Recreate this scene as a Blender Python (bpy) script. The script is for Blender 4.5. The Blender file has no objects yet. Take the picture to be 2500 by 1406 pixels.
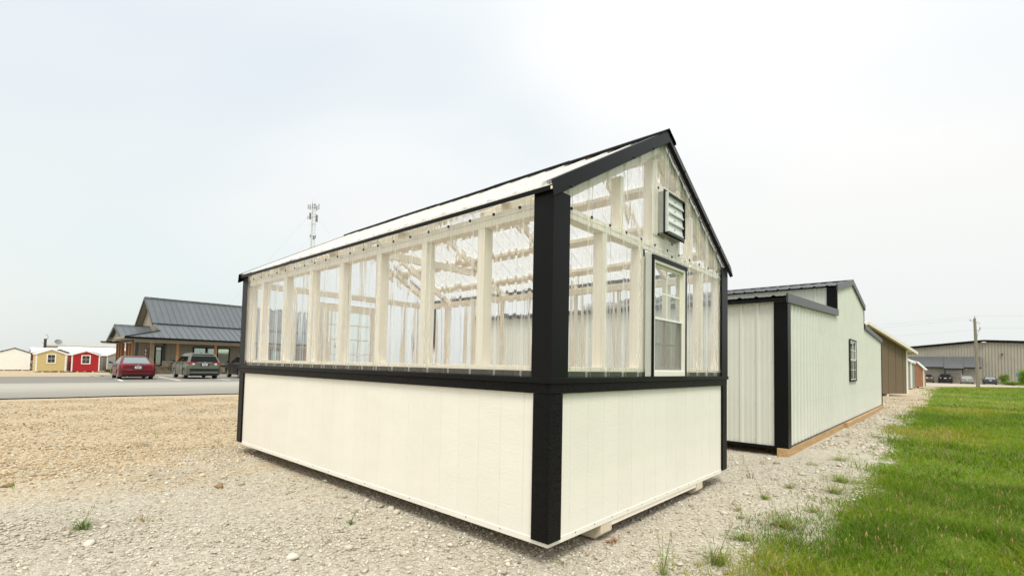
import bpy, bmesh, math, random
import numpy as np
from mathutils import Vector, Matrix
random.seed(7)
rng = np.random.default_rng(11)
R = math.radians
scene = bpy.context.scene
col = scene.collection

# ------------------------------------------------------------------ camera
cam_d = bpy.data.cameras.new('camera')
cam = bpy.data.objects.new('camera', cam_d); col.objects.link(cam)
pitch, roll, yaw = 0.04675, 0.02042, 0.83569
fw = Vector((math.sin(yaw)*math.cos(pitch), math.cos(yaw)*math.cos(pitch), math.sin(pitch)))
rt0 = Vector((math.cos(yaw), -math.sin(yaw), 0)); up0 = rt0.cross(fw)
rt = rt0*math.cos(roll)+up0*math.sin(roll); up = -rt0*math.sin(roll)+up0*math.cos(roll)
CAM = Vector((-2.3296, -1.7892, 1.1997))
cam.matrix_world = Matrix(((rt.x, up.x, -fw.x, CAM.x), (rt.y, up.y, -fw.y, CAM.y), (rt.z, up.z, -fw.z, CAM.z), (0, 0, 0, 1)))
cam_d.sensor_width = 36; cam_d.lens = 1180.63/2500*36; cam_d.shift_y = 132.95/2500
cam_d.clip_start = 0.05; cam_d.clip_end = 6000
cam_d.dof.use_dof = True; cam_d.dof.focus_distance = 4.2; cam_d.dof.aperture_fstop = 5.6
scene.camera = cam

# ------------------------------------------------------------------ world, sun, exposure
SUN_EL, SUN_AZ = 60.0, 222.0      # azimuth clockwise from +Y: the light comes from behind the camera
w = bpy.data.worlds.new('World'); scene.world = w; w.use_nodes = True
nt = w.node_tree; nt.nodes.clear()
def N(t, tree=None, **kw):
    n = (tree or nt).nodes.new(t)
    for k, v in kw.items(): setattr(n, k, v)
    return n
out = N('ShaderNodeOutputWorld'); bg = N('ShaderNodeBackground'); bg.inputs['Strength'].default_value = 0.1
sky = N('ShaderNodeTexSky'); sky.sky_type = 'NISHITA'; sky.sun_disc = False
sky.sun_elevation = R(SUN_EL); sky.sun_rotation = R(SUN_AZ); sky.air_density = 1.2; sky.dust_density = 3.0; sky.ozone_density = 1.5
tc = N('ShaderNodeTexCoord'); mp = N('ShaderNodeMapping'); mp.inputs['Scale'].default_value = (1.0, 1.0, 1.6)
mp.inputs['Location'].default_value = (0.35, 0.1, 0.2); mp.inputs['Rotation'].default_value = (0, 0, R(-54))
nz = N('ShaderNodeTexNoise'); nz.inputs['Scale'].default_value = 0.95; nz.inputs['Detail'].default_value = 4; nz.inputs['Roughness'].default_value = 0.38
nz.inputs['Distortion'].default_value = 0.4
cr = N('ShaderNodeValToRGB'); cr.color_ramp.elements[0].position = 0.30; cr.color_ramp.elements[0].color = (0.6, 0.6, 0.6, 1)
cr.color_ramp.elements[1].position = 0.60; cr.color_ramp.elements[1].color = (0.97, 0.97, 0.97, 1)
sepz = N('ShaderNodeSeparateXYZ')
hz = N('ShaderNodeValToRGB')      # cloud sheet: a little dimmer and bluer low down, brighter overhead
hz.color_ramp.elements[0].position = 0.0; hz.color_ramp.elements[0].color = (4.75, 4.95, 4.87, 1)
hz.color_ramp.elements[1].position = 0.30; hz.color_ramp.elements[1].color = (5.6, 5.58, 5.45, 1)
hz.color_ramp.elements.new(1.0).color = (8.0, 7.95, 7.75, 1)   # an overcast sky brightens steadily towards the zenith
mx = N('ShaderNodeMix', data_type='RGBA')
L = nt.links.new
L(tc.outputs['Generated'], mp.inputs['Vector']); L(mp.outputs[0], nz.inputs['Vector']); L(nz.outputs['Fac'], cr.inputs[0])
L(tc.outputs['Generated'], sepz.inputs[0]); L(sepz.outputs['Z'], hz.inputs[0])
tint = N('ShaderNodeMix', data_type='RGBA', blend_type='MULTIPLY'); tint.inputs[0].default_value = 1; tint.inputs[7].default_value = (0.92, 1.2, 1.1, 1)   # thin cloud veils the blue
L(sky.outputs[0], tint.inputs[6])
L(cr.outputs[0], mx.inputs[0]); L(tint.outputs[2], mx.inputs[6]); L(hz.outputs[0], mx.inputs[7])
L(mx.outputs[2], bg.inputs[0]); L(bg.outputs[0], out.inputs[0])
sd = bpy.data.lights.new('sun', 'SUN'); sun = bpy.data.objects.new('sun', sd); col.objects.link(sun)
sd.energy = 1.5; sd.angle = R(20); sd.color = (1, 0.95, 0.86)
sv = Vector((math.sin(R(SUN_AZ))*math.cos(R(SUN_EL)), math.cos(R(SUN_AZ))*math.cos(R(SUN_EL)), math.sin(R(SUN_EL))))
sun.rotation_euler = sv.to_track_quat('Z', 'Y').to_euler(); sun.location = (-6, -6, 12)
vs = scene.view_settings; vs.view_transform = 'Standard'; vs.look = 'None'; vs.gamma = 1; vs.exposure = 0.82; vs.use_curve_mapping = False
scene.cycles.max_bounces = 32; scene.cycles.transmission_bounces = 32; scene.cycles.transparent_max_bounces = 24
scene.cycles.diffuse_bounces = 4; scene.cycles.glossy_bounces = 4
scene.cycles.use_denoising = True; scene.cycles.sample_clamp_indirect = 10

# ------------------------------------------------------------------ ground height
def softplus(t, k):
    t = np.clip(np.asarray(t, float)/k, -40, 40); return k*np.log1p(np.exp(t))
def H(x, y):
    d = .0095*softplus(np.asarray(y)-17.5, 1.5)+.0075*softplus(np.asarray(x)-45, 3)
    return -np.minimum(d, .75)
def h(x, y): return float(H(x, y))

# ------------------------------------------------------------------ materials
def new_mat(name):
    m = bpy.data.materials.new(name); m.use_nodes = True; t = m.node_tree; b = t.nodes['Principled BSDF']
    return m, t, b
def pm(name, c, rough=0.6, var=0.06, scale=3.0, bump=0.0, bscale=60, stretch=(1, 1, 1), metal=0.0, spec=0.5, dirt=0.0, dirtcol=(.25, .2, .14), rnd=0.0, coat=0.0):
    """principled paint / wood / metal with uneven colour, optional relief and dirt patches, all from world position"""
    m, t, b = new_mat(name)
    g = N('ShaderNodeNewGeometry', t); mpn = N('ShaderNodeMapping', t); mpn.inputs['Scale'].default_value = stretch
    t.links.new(g.outputs['Position'], mpn.inputs['Vector'])
    n = N('ShaderNodeTexNoise', t); n.inputs['Scale'].default_value = scale; n.inputs['Detail'].default_value = 6; n.inputs['Roughness'].default_value = .6
    t.links.new(mpn.outputs[0], n.inputs['Vector'])
    mr = N('ShaderNodeMapRange', t); mr.inputs[1].default_value = .3; mr.inputs[2].default_value = .7
    mr.inputs[3].default_value = 1-var; mr.inputs[4].default_value = 1+var
    t.links.new(n.outputs['Fac'], mr.inputs[0])
    hs = N('ShaderNodeHueSaturation', t); hs.inputs['Color'].default_value = (*c, 1)
    val = mr.outputs[0]
    if rnd:
        oi = N('ShaderNodeObjectInfo', t); r2 = N('ShaderNodeMapRange', t); r2.inputs[3].default_value = 1-rnd; r2.inputs[4].default_value = 1+rnd
        t.links.new(oi.outputs['Random'], r2.inputs[0])
        mu = N('ShaderNodeMath', t, operation='MULTIPLY'); t.links.new(val, mu.inputs[0]); t.links.new(r2.outputs[0], mu.inputs[1]); val = mu.outputs[0]
    t.links.new(val, hs.inputs['Value']); colr = hs.outputs[0]
    if dirt:
        n2 = N('ShaderNodeTexNoise', t); n2.inputs['Scale'].default_value = 1.7; n2.inputs['Detail'].default_value = 9; n2.inputs['Roughness'].default_value = .7
        t.links.new(g.outputs['Position'], n2.inputs['Vector'])
        m2 = N('ShaderNodeMapRange', t); m2.inputs[1].default_value = .52; m2.inputs[2].default_value = .8; m2.inputs[3].default_value = 0; m2.inputs[4].default_value = dirt
        t.links.new(n2.outputs['Fac'], m2.inputs[0])
        mix = N('ShaderNodeMix', t, data_type='RGBA'); mix.inputs[7].default_value = (*dirtcol, 1)
        t.links.new(m2.outputs[0], mix.inputs[0]); t.links.new(colr, mix.inputs[6]); colr = mix.outputs[2]
    t.links.new(colr, b.inputs['Base Color'])
    b.inputs['Roughness'].default_value = rough; b.inputs['Metallic'].default_value = metal; b.inputs['Specular IOR Level'].default_value = spec
    b.inputs['Coat Weight'].default_value = coat
    if bump:
        n3 = N('ShaderNodeTexNoise', t); n3.inputs['Scale'].default_value = bscale; n3.inputs['Detail'].default_value = 4; n3.inputs['Distortion'].default_value = .8
        t.links.new(mpn.outputs[0], n3.inputs['Vector'])
        bp = N('ShaderNodeBump', t); bp.inputs['Strength'].default_value = min(1, bump*50); bp.inputs['Distance'].default_value = bump
        t.links.new(n3.outputs['Fac'], bp.inputs['Height']); t.links.new(bp.outputs[0], b.inputs['Normal'])
    return m
M = {}
M['siding'] = pm('painted_siding', (.85, .805, .715), .55, .025, 2, .0058, 22, (1, 1, 3.0), dirt=.05, dirtcol=(.45, .36, .26), rnd=.012)
M['cream_wood'] = pm('cream_painted_wood', (.89, .81, .69), .55, .04, 4, .0006, 40, (6, 6, .7), dirt=.06, dirtcol=(.6, .45, .3), rnd=.03)
M['black_wood'] = pm('black_painted_rough_wood', (.004, .004, .004), .42, .3, 5, .012, 22, (1, 1, 5), spec=.13)
M['black_metal'] = pm('black_painted_metal', (.0045, .0047, .005), .4, .2, 3, .0003, 6, spec=.15)
M['dark_metal'] = pm('charcoal_painted_metal', (.030, .032, .034), .38, .12, 3, .0002, 8)
M['black_rubber'] = pm('black_rubber', (.015, .015, .015), .7, .2, 10)
M['galv'] = pm('galvanised_metal', (.42, .43, .42), .42, .12, 9, metal=.5)
M['vent_grey'] = pm('pale_grey_metal_louvre', (.74, .76, .74), .4, .05, 9, dirt=.08)
M['pale_flash'] = pm('pale_flashing', (.55, .55, .49), .4, .06, 6, metal=.1)
M['vinyl'] = pm('cream_vinyl', (.83, .80, .70), .35, .02)
M['white_vinyl'] = pm('white_vinyl', (.82, .82, .79), .4, .02)
M['timber'] = pm('raw_timber', (.45, .285, .13), .7, .22, 5, .001, 50, (.5, 5, 5), dirt=.25, dirtcol=(.6, .42, .22))
M['post_wood'] = pm('cedar_post', (.33, .16, .065), .65, .22, 6, .002, 40, (4, 4, .5))
M['old_wood'] = pm('weathered_skid_wood', (.66, .58, .44), .7, .12, 7, .001, 50, (4, .6, 4), dirt=.5, dirtcol=(.45, .3, .17))
M['white_metal'] = pm('white_ribbed_steel', (.635, .635, .565), .42, .03, 2, .0004, 6, dirt=.05, dirtcol=(.5, .45, .36), rnd=.012)
M['brown_siding'] = pm('brown_siding', (.155, .108, .066), .6, .06, 3, .001, 40, (1, 1, 3))
M['blue_siding'] = pm('grey_blue_siding', (.22, .27, .28), .6, .06)
M['terracotta'] = pm('terracotta_siding', (.34, .165, .095), .6, .06, 3)
M['cream_trim'] = pm('cream_trim_paint', (.76, .70, .59), .5, .03)
M['white_paint'] = pm('white_paint', (.82, .80, .74), .5, .04, dirt=.06)
M['tan_siding'] = pm('tan_siding', (.58, .45, .20), .6, .05, 3)
M['red_siding'] = pm('red_siding', (.40, .010, .018), .5, .06, 3)
M['darkred'] = pm('dark_red_siding', (.17, .03, .02), .6, .08, 3)
M['grey_siding'] = pm('grey_siding', (.27, .29, .27), .6, .06, 3)
M['white_roof'] = pm('white_metal_roof', (.82, .84, .84), .35, .04, 1)
M['office_roof'] = pm('slate_grey_metal_roof', (.125, .138, .147), .38, .06, 1.5, .0004, 4, metal=.2, rnd=.07)
M['office_wall'] = pm('taupe_board_siding', (.20, .175, .13), .6, .06, 2)
M['soffit'] = pm('tan_soffit', (.36, .31, .235), .6, .06, 2)
M['stone'] = pm('ledge_stone', (.30, .235, .165), .85, .25, 5, .004, 30, rnd=.55)
M['mortar'] = pm('mortar', (.50, .45, .36), .85, .12, 20)
M['warehouse'] = pm('tan_ribbed_steel', (.35, .325, .27), .5, .05, .6, rnd=.03)
M['ware_roof'] = pm('dark_grey_steel_roof', (.10, .105, .11), .4, .06, 1)
M['concrete'] = pm('pale_concrete', (.44, .40, .33), .85, .12, 2, .002, 30)
M['pole_wood'] = pm('weathered_pole_wood', (.235, .205, .16), .85, .2, 3, .003, 30, (6, 6, .6))
M['wire'] = pm('wire', (.12, .12, .12), .5)
M['insul'] = pm('porcelain', (.2, .2, .2), .4)
M['steel'] = pm('tower_steel', (.50, .52, .52), .5, .08)
M['antenna'] = pm('antenna_grey', (.17, .17, .155), .5, .1)
M['chrome'] = pm('chrome', (.7, .7, .7), .15, .02, metal=1)
M['plate'] = pm('licence_plate_white', (.62, .63, .64), .5, .12, 40)
M['tail'] = pm('red_lamp_lens', (.45, .008, .01), .18, .05, coat=.5)
M['rim'] = pm('alloy_rim', (.5, .5, .5), .3, .05, metal=.8)
M['tyre'] = pm('tyre_rubber', (.02, .02, .02), .8, .2, 20)
M['under'] = pm('dark_underbody', (.012, .012, .012), .8)
M['paint_line'] = pm('road_line_paint', (.80, .79, .74), .7, .06, 3, dirt=.12, dirtcol=(.3, .28, .25))
M['foam'] = pm('dark_closure_strip', (.02, .022, .02), .7, .5, 30)
M['floor'] = pm('plywood_floor', (.5, .38, .24), .7, .1)
M['leaf'] = pm('shrub_leaf', (.085, .15, .02), .5, .3, 6, rnd=.1)
M['bark'] = pm('shrub_bark', (.12, .09, .06), .8)
M['blue_sign'] = pm('blue_sign_paint', (.06, .2, .42), .4)
M['screen'] = None
def carpaint(name, c, metal=.1, rough=.36): return pm(name, c, rough, .04, 2, metal=metal, spec=.4, coat=.1, dirt=.08, dirtcol=(.3, .26, .2))
M['car_red'] = carpaint('dark_red_car_paint', (.125, .004, .009))
M['car_green'] = carpaint('grey_green_car_paint', (.115, .125, .095))
M['car_black'] = carpaint('black_car_paint', (.008, .009, .011))
M['car_bronze'] = carpaint('grey_brown_car_paint', (.13, .115, .09))
M['car_silver'] = carpaint('silver_car_paint', (.30, .29, .265))
M['car_blue'] = carpaint('slate_blue_car_paint', (.05, .062, .075))
def glass(name, c=(1, 1, 1), ior=1.45, rough=0, bump=None, stretch=(1, 1, 1), dist=.001):
    m = bpy.data.materials.new(name); m.use_nodes = True; t = m.node_tree; t.nodes.clear()
    o = N('ShaderNodeOutputMaterial', t); g = N('ShaderNodeBsdfGlass', t); g.inputs['Color'].default_value = (*c, 1); g.inputs['IOR'].default_value = ior; g.inputs['Roughness'].default_value = rough
    if bump:
        ge = N('ShaderNodeNewGeometry', t); mpn = N('ShaderNodeMapping', t); mpn.inputs['Scale'].default_value = stretch
        n = N('ShaderNodeTexNoise', t); n.inputs['Scale'].default_value = 1; n.inputs['Detail'].default_value = 2.5
        bp = N('ShaderNodeBump', t); bp.inputs['Strength'].default_value = 1; bp.inputs['Distance'].default_value = dist
        t.links.new(ge.outputs['Position'], mpn.inputs[0]); t.links.new(mpn.outputs[0], n.inputs['Vector'])
        t.links.new(n.outputs['Fac'], bp.inputs['Height']); t.links.new(bp.outputs[0], g.inputs['Normal'])
    t.links.new(g.outputs[0], o.inputs[0]); return m
def polycarb(name, stretch, mask, haze=(.02, .10), axis=1, ph=.25):
    """clear ribbed sheet: mostly straight-through, with wavy streaks that bend the view, sky reflections and a trace of dust, plus white haze painted as rib highlights and roof sheen"""
    m = bpy.data.materials.new(name); m.use_nodes = True; t = m.node_tree; t.nodes.clear()
    o = N('ShaderNodeOutputMaterial', t); ge = N('ShaderNodeNewGeometry', t)
    mpn = N('ShaderNodeMapping', t); mpn.inputs['Scale'].default_value = stretch; t.links.new(ge.outputs['Position'], mpn.inputs[0])
    n = N('ShaderNodeTexNoise', t); n.inputs['Scale'].default_value = 1; n.inputs['Detail'].default_value = 1.5; t.links.new(mpn.outputs[0], n.inputs['Vector'])
    bp = N('ShaderNodeBump', t); bp.inputs['Strength'].default_value = 1; bp.inputs['Distance'].default_value = .0024; t.links.new(n.outputs['Fac'], bp.inputs['Height'])
    bp2 = N('ShaderNodeBump', t); bp2.inputs['Strength'].default_value = 1; bp2.inputs['Distance'].default_value = .0012; t.links.new(n.outputs['Fac'], bp2.inputs['Height'])
    mp2 = N('ShaderNodeMapping', t); mp2.inputs['Scale'].default_value = mask; t.links.new(ge.outputs['Position'], mp2.inputs[0])
    n2 = N('ShaderNodeTexNoise', t); n2.inputs['Scale'].default_value = 1; n2.inputs['Detail'].default_value = 3; t.links.new(mp2.outputs[0], n2.inputs['Vector'])
    k = N('ShaderNodeMapRange', t); k.inputs[1].default_value = .50; k.inputs[2].default_value = .56; t.links.new(n2.outputs['Fac'], k.inputs[0])
    tr = N('ShaderNodeBsdfTransparent', t); tr.inputs[0].default_value = (.99, .993, .99, 1)
    rf = N('ShaderNodeBsdfRefraction', t); rf.inputs['IOR'].default_value = 1.028; rf.inputs['Roughness'].default_value = 0; rf.inputs[0].default_value = (.985, .988, .985, 1); t.links.new(bp.outputs[0], rf.inputs['Normal'])
    m1 = N('ShaderNodeMixShader', t); t.links.new(k.outputs[0], m1.inputs[0]); t.links.new(tr.outputs[0], m1.inputs[1]); t.links.new(rf.outputs[0], m1.inputs[2])
    gl = N('ShaderNodeBsdfGlossy', t); gl.inputs['Roughness'].default_value = .03; t.links.new(bp2.outputs[0], gl.inputs['Normal'])
    fr = N('ShaderNodeFresnel', t); ix = N('ShaderNodeMapRange', t); ix.inputs[3].default_value = 1.5; ix.inputs[4].default_value = 1/1.5; t.links.new(ge.outputs['Backfacing'], ix.inputs[0]); t.links.new(ix.outputs[0], fr.inputs[0])   # a sheet reflects alike from both sides
    fm = N('ShaderNodeMath', t, operation='MULTIPLY'); fm.inputs[1].default_value = 1.5; fm.use_clamp = True; t.links.new(fr.outputs[0], fm.inputs[0])
    m2 = N('ShaderNodeMixShader', t); t.links.new(fm.outputs[0], m2.inputs[0]); t.links.new(m1.outputs[0], m2.inputs[1]); t.links.new(gl.outputs[0], m2.inputs[2])
    df = N('ShaderNodeBsdfTranslucent', t); df.inputs[0].default_value = (.92, .92, .90, 1); d2 = N('ShaderNodeBsdfDiffuse', t); d2.inputs[0].default_value = (.92, .92, .90, 1)
    ad = N('ShaderNodeMixShader', t); t.links.new(df.outputs[0], ad.inputs[1]); t.links.new(d2.outputs[0], ad.inputs[2])
    st = N('ShaderNodeMapRange', t); st.inputs[1].default_value = .4; st.inputs[2].default_value = .75; st.inputs[3].default_value = haze[0]; st.inputs[4].default_value = haze[1]; t.links.new(n2.outputs['Fac'], st.inputs[0])
    # rib highlights painted as white haze on the flanks: distance to the nearest rib flank along the sheet
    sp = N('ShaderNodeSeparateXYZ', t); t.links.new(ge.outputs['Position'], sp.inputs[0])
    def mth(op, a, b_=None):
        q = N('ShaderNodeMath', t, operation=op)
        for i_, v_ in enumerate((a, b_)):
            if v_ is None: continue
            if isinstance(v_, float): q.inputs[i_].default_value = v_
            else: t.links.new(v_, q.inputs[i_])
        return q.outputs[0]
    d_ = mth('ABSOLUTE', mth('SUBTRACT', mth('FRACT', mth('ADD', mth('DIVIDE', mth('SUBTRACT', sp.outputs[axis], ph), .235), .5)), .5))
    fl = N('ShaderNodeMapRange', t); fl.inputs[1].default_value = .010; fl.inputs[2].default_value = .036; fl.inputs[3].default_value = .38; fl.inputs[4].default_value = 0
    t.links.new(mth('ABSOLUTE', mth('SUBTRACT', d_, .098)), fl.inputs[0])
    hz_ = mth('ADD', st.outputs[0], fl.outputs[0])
    m3 = N('ShaderNodeMixShader', t); t.links.new(hz_, m3.inputs[0]); t.links.new(m2.outputs[0], m3.inputs[1]); t.links.new(ad.outputs[0], m3.inputs[2])
    t.links.new(m3.outputs[0], o.inputs[0]); return m
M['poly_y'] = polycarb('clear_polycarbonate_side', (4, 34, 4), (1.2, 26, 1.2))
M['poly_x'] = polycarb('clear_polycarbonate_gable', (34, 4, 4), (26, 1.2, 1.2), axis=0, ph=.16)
M['poly_roof'] = polycarb('clear_polycarbonate_roof', (4, 34, 4), (1.2, 26, 1.2), (.46, .58))  # heavy white haze paints the sky's reflection into the clear roof sheets
M['pane'] = glass('window_glass', (.95, .97, .96), 1.45)
def tinted(name, c, spec=1.0, metal=.0, rough=.03):
    m, t, b = new_mat(name); b.inputs['Base Color'].default_value = (*c, 1); b.inputs['Roughness'].default_value = rough
    b.inputs['Metallic'].default_value = metal; b.inputs['Specular IOR Level'].default_value = spec; 
    n = N('ShaderNodeTexNoise', t); n.inputs['Scale'].default_value = .8; bp = N('ShaderNodeBump', t); bp.inputs['Distance'].default_value = .004; bp.inputs['Strength'].default_value = .3
    ge = N('ShaderNodeNewGeometry', t); t.links.new(ge.outputs['Position'], n.inputs['Vector']); t.links.new(n.outputs['Fac'], bp.inputs['Height']); t.links.new(bp.outputs[0], b.inputs['Normal'])
    return m
M['office_glass'] = tinted('coated_office_glass', (.40, .50, .46), .5, .75, .04)
M['dark_glass'] = tinted('dark_window_glass', (.012, .014, .013), .6)
M['car_glass'] = tinted('car_window_glass', (.004, .005, .005), .2)
M['car_glass_pale'] = tinted('car_rear_window_glass', (.30, .36, .36), .6, .6, .06)
def screen_mat():
    m = bpy.data.materials.new('insect_screen'); m.use_nodes = True; t = m.node_tree; t.nodes.clear()
    o = N('ShaderNodeOutputMaterial', t); a = N('ShaderNodeBsdfTransparent', t); d = N('ShaderNodeBsdfDiffuse', t); d.inputs[0].default_value = (.16, .155, .14, 1)
    mxs = N('ShaderNodeMixShader', t); mxs.inputs[0].default_value = .52
    t.links.new(a.outputs[0], mxs.inputs[1]); t.links.new(d.outputs[0], mxs.inputs[2]); t.links.new(mxs.outputs[0], o.inputs[0]); return m
M['screen'] = screen_mat()

# ------------------------------------------------------------------ helpers
def tag(o, label=None, cat=None, group=None, kind=None):
    if label: o['label'] = label
    if cat: o['category'] = cat
    if group: o['group'] = group
    if kind: o['kind'] = kind
    return o
ORG = {}
def thing(name, label, cat, loc=(0, 0, 0), rz=0, group=None):
    o = bpy.data.objects.new(name, None); col.objects.link(o); o.empty_display_size = .2
    o.location = loc; o.rotation_euler = (0, 0, rz); tag(o, label, cat, group)
    ORG[o.name] = (loc[0], loc[1], loc[2])
    return o
def origin(o):
    """world offset that geometry given in world coordinates must lose under this parent"""
    while o.parent: o = o.parent
    return Vector(ORG.get(o.name, (0, 0, 0)))
class MB:
    def __init__(s): s.v = []; s.f = []
    def add(s, vs_, fs_):
        k = len(s.v); s.v += [tuple(p) for p in vs_]; s.f += [tuple(i+k for i in q) for q in fs_]; return s
    def box(s, x0, x1, y0, y1, z0, z1):
        a, b = min(x0, x1), max(x0, x1); c, d = min(y0, y1), max(y0, y1); e, g = min(z0, z1), max(z0, z1)
        return s.add([(a, c, e), (b, c, e), (b, d, e), (a, d, e), (a, c, g), (b, c, g), (b, d, g), (a, d, g)],
                     [(0, 3, 2, 1), (4, 5, 6, 7), (0, 1, 5, 4), (1, 2, 6, 5), (2, 3, 7, 6), (3, 0, 4, 7)])
    def hexa(s, b4, t4):
        return s.add(list(b4)+list(t4), [(0, 3, 2, 1), (4, 5, 6, 7), (0, 1, 5, 4), (1, 2, 6, 5), (2, 3, 7, 6), (3, 0, 4, 7)])
    def prism(s, pts, ax, a0, a1):
        """extrude a 2-D outline along axis ax (0: outline is (y,z); 1: (x,z); 2: (x,y))"""
        def P(p, a): return {0: (a, p[0], p[1]), 1: (p[0], a, p[1]), 2: (p[0], p[1], a)}[ax]
        n = len(pts); v = [P(p, a0) for p in pts]+[P(p, a1) for p in pts]
        f = [tuple(range(n)), tuple(range(2*n-1, n-1, -1))]+[(i, i+n, (i+1) % n+n, (i+1) % n) for i in range(n)]
        return s.add(v, f)
    def beam(s, p, q, wd, ht, upv=(0, 0, 1)):
        """rectangular bar from p to q"""
        p, q = Vector(p), Vector(q); d = (q-p).normalized(); u = Vector(upv); sd_ = d.cross(u)
        if sd_.length < 1e-5: sd_ = d.cross(Vector((1, 0, 0)))
        sd_.normalize(); u = sd_.cross(d).normalized(); a = sd_*wd/2; b = u*ht/2
        return s.hexa([p-a-b, p+a-b, p+a+b, p-a+b], [q-a-b, q+a-b, q+a+b, q-a+b])
    def cyl(s, p, q, r0, r1=None, n=10):
        p, q = Vector(p), Vector(q); r1 = r0 if r1 is None else r1; d = (q-p).normalized()
        a = d.orthogonal().normalized(); b = d.cross(a); vv = []
        for c, r in ((p, r0), (q, r1)):
            for i in range(n):
                t = 2*math.pi*i/n; vv.append(c+a*math.cos(t)*r+b*math.sin(t)*r)
        return s.add(vv, [tuple(range(n-1, -1, -1)), tuple(range(n, 2*n))]+[(i, (i+1) % n, (i+1) % n+n, i+n) for i in range(n)])
    def tube(s, pts, r, n=6):
        for a, b in zip(pts[:-1], pts[1:]): s.cyl(a, b, r, r, n)
        return s
    def mesh(s, name, mat=None, off=None, smooth=None, fix=True):
        me = bpy.data.meshes.new(name)
        vv = s.v if off is None else [(p[0]-off[0], p[1]-off[1], p[2]-off[2]) for p in s.v]
        me.from_pydata(vv, [], s.f)
        if fix and not getattr(s, 'nofix', False):
            b = bmesh.new(); b.from_mesh(me); bmesh.ops.recalc_face_normals(b, faces=b.faces); b.to_mesh(me); b.free()
        if mat: me.materials.append(mat)
        if smooth is not None:
            for p in me.polygons: p.use_smooth = True
            me.set_sharp_from_angle(angle=R(smooth))
        me.update(); return me
    def build(s, name, mat, parent=None, smooth=None, world=True, bevel=0, kind=None):
        off = origin(parent) if (parent and world) else None
        me = s.mesh(name, mat, off, smooth)
        o = bpy.data.objects.new(name, me); col.objects.link(o)
        if parent: o.parent = parent
        if bevel:
            m = o.modifiers.new('bevel', 'BEVEL'); m.width = bevel; m.segments = 1; m.limit_method = 'ANGLE'
        if kind: o['kind'] = kind
        return o
def box(name, mat, parent, x0, x1, y0, y1, z0, z1, bevel=0, **k): return MB().box(x0, x1, y0, y1, z0, z1).build(name, mat, parent, bevel=bevel, **k)
def inst(name, me, loc, parent=None, rot=(0, 0, 0), scale=(1, 1, 1), world=True):
    o = bpy.data.objects.new(name, me); col.objects.link(o)
    off = origin(parent) if (parent and world) else Vector((0, 0, 0))
    o.location = Vector(loc)-off; o.rotation_euler = rot; o.scale = scale
    if parent: o.parent = parent
    return o
# ================================================================== GROUND
def axis_lines(c, lo, hi):
    out_ = set()
    for s in (-1, 1):
        t = 0.0; st = .25
        while True:
            out_.add(round(c+s*t, 3)); t += st; st = min(st*1.09, 120)
            if (s < 0 and c-t < lo) or (s > 0 and c+t > hi): break
    out_ |= {lo, hi}; return np.array(sorted(out_))
gx = axis_lines(2.0, -1500., 3000.); gy = axis_lines(1.0, -1500., 3000.)
XX, YY = np.meshgrid(gx, gy)
ZZ = H(XX, YY)
# shallow unevenness of the loose stone, dying out under the buildings
und = .010*np.sin(XX*1.3+.7*YY)*np.sin(YY*1.1-.4*XX)+.006*np.sin(3.1*XX+1.0)*np.sin(2.7*YY+.3)
ZZ = ZZ+und*((YY < 16.4) & (np.abs(XX) < 25))
ZZ = ZZ-.012*(YY < 16.4)*(YY > 15.5)
verts = np.stack([XX, YY, ZZ], -1).reshape(-1, 3)
ny, nx = XX.shape
i = np.arange(ny*nx).reshape(ny, nx)
faces = np.stack([i[:-1, :-1], i[:-1, 1:], i[1:, 1:], i[1:, :-1]], -1).reshape(-1, 4)
def np_mesh(name, v, f, mat, smooth=False, colr=None):
    me = bpy.data.meshes.new(name); k = f.shape[1]
    me.vertices.add(len(v)); me.vertices.foreach_set('co', np.ascontiguousarray(v, dtype=np.float32).ravel())
    me.loops.add(f.size); me.loops.foreach_set('vertex_index', np.ascontiguousarray(f, dtype=np.int32).ravel())
    me.polygons.add(len(f)); me.polygons.foreach_set('loop_start', np.arange(0, f.size, k, dtype=np.int32))
    me.polygons.foreach_set('loop_total', np.full(len(f), k, dtype=np.int32))
    if smooth: me.polygons.foreach_set('use_smooth', np.ones(len(f), dtype=bool))
    if colr is not None:
        a = me.color_attributes.new('tint', 'FLOAT_COLOR', 'POINT')
        a.data.foreach_set('color', np.ascontiguousarray(np.concatenate([colr, np.ones((len(colr), 1))], 1), dtype=np.float32).ravel())
    me.update(calc_edges=True); me.validate()
    if mat: me.materials.append(mat)
    return me

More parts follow.
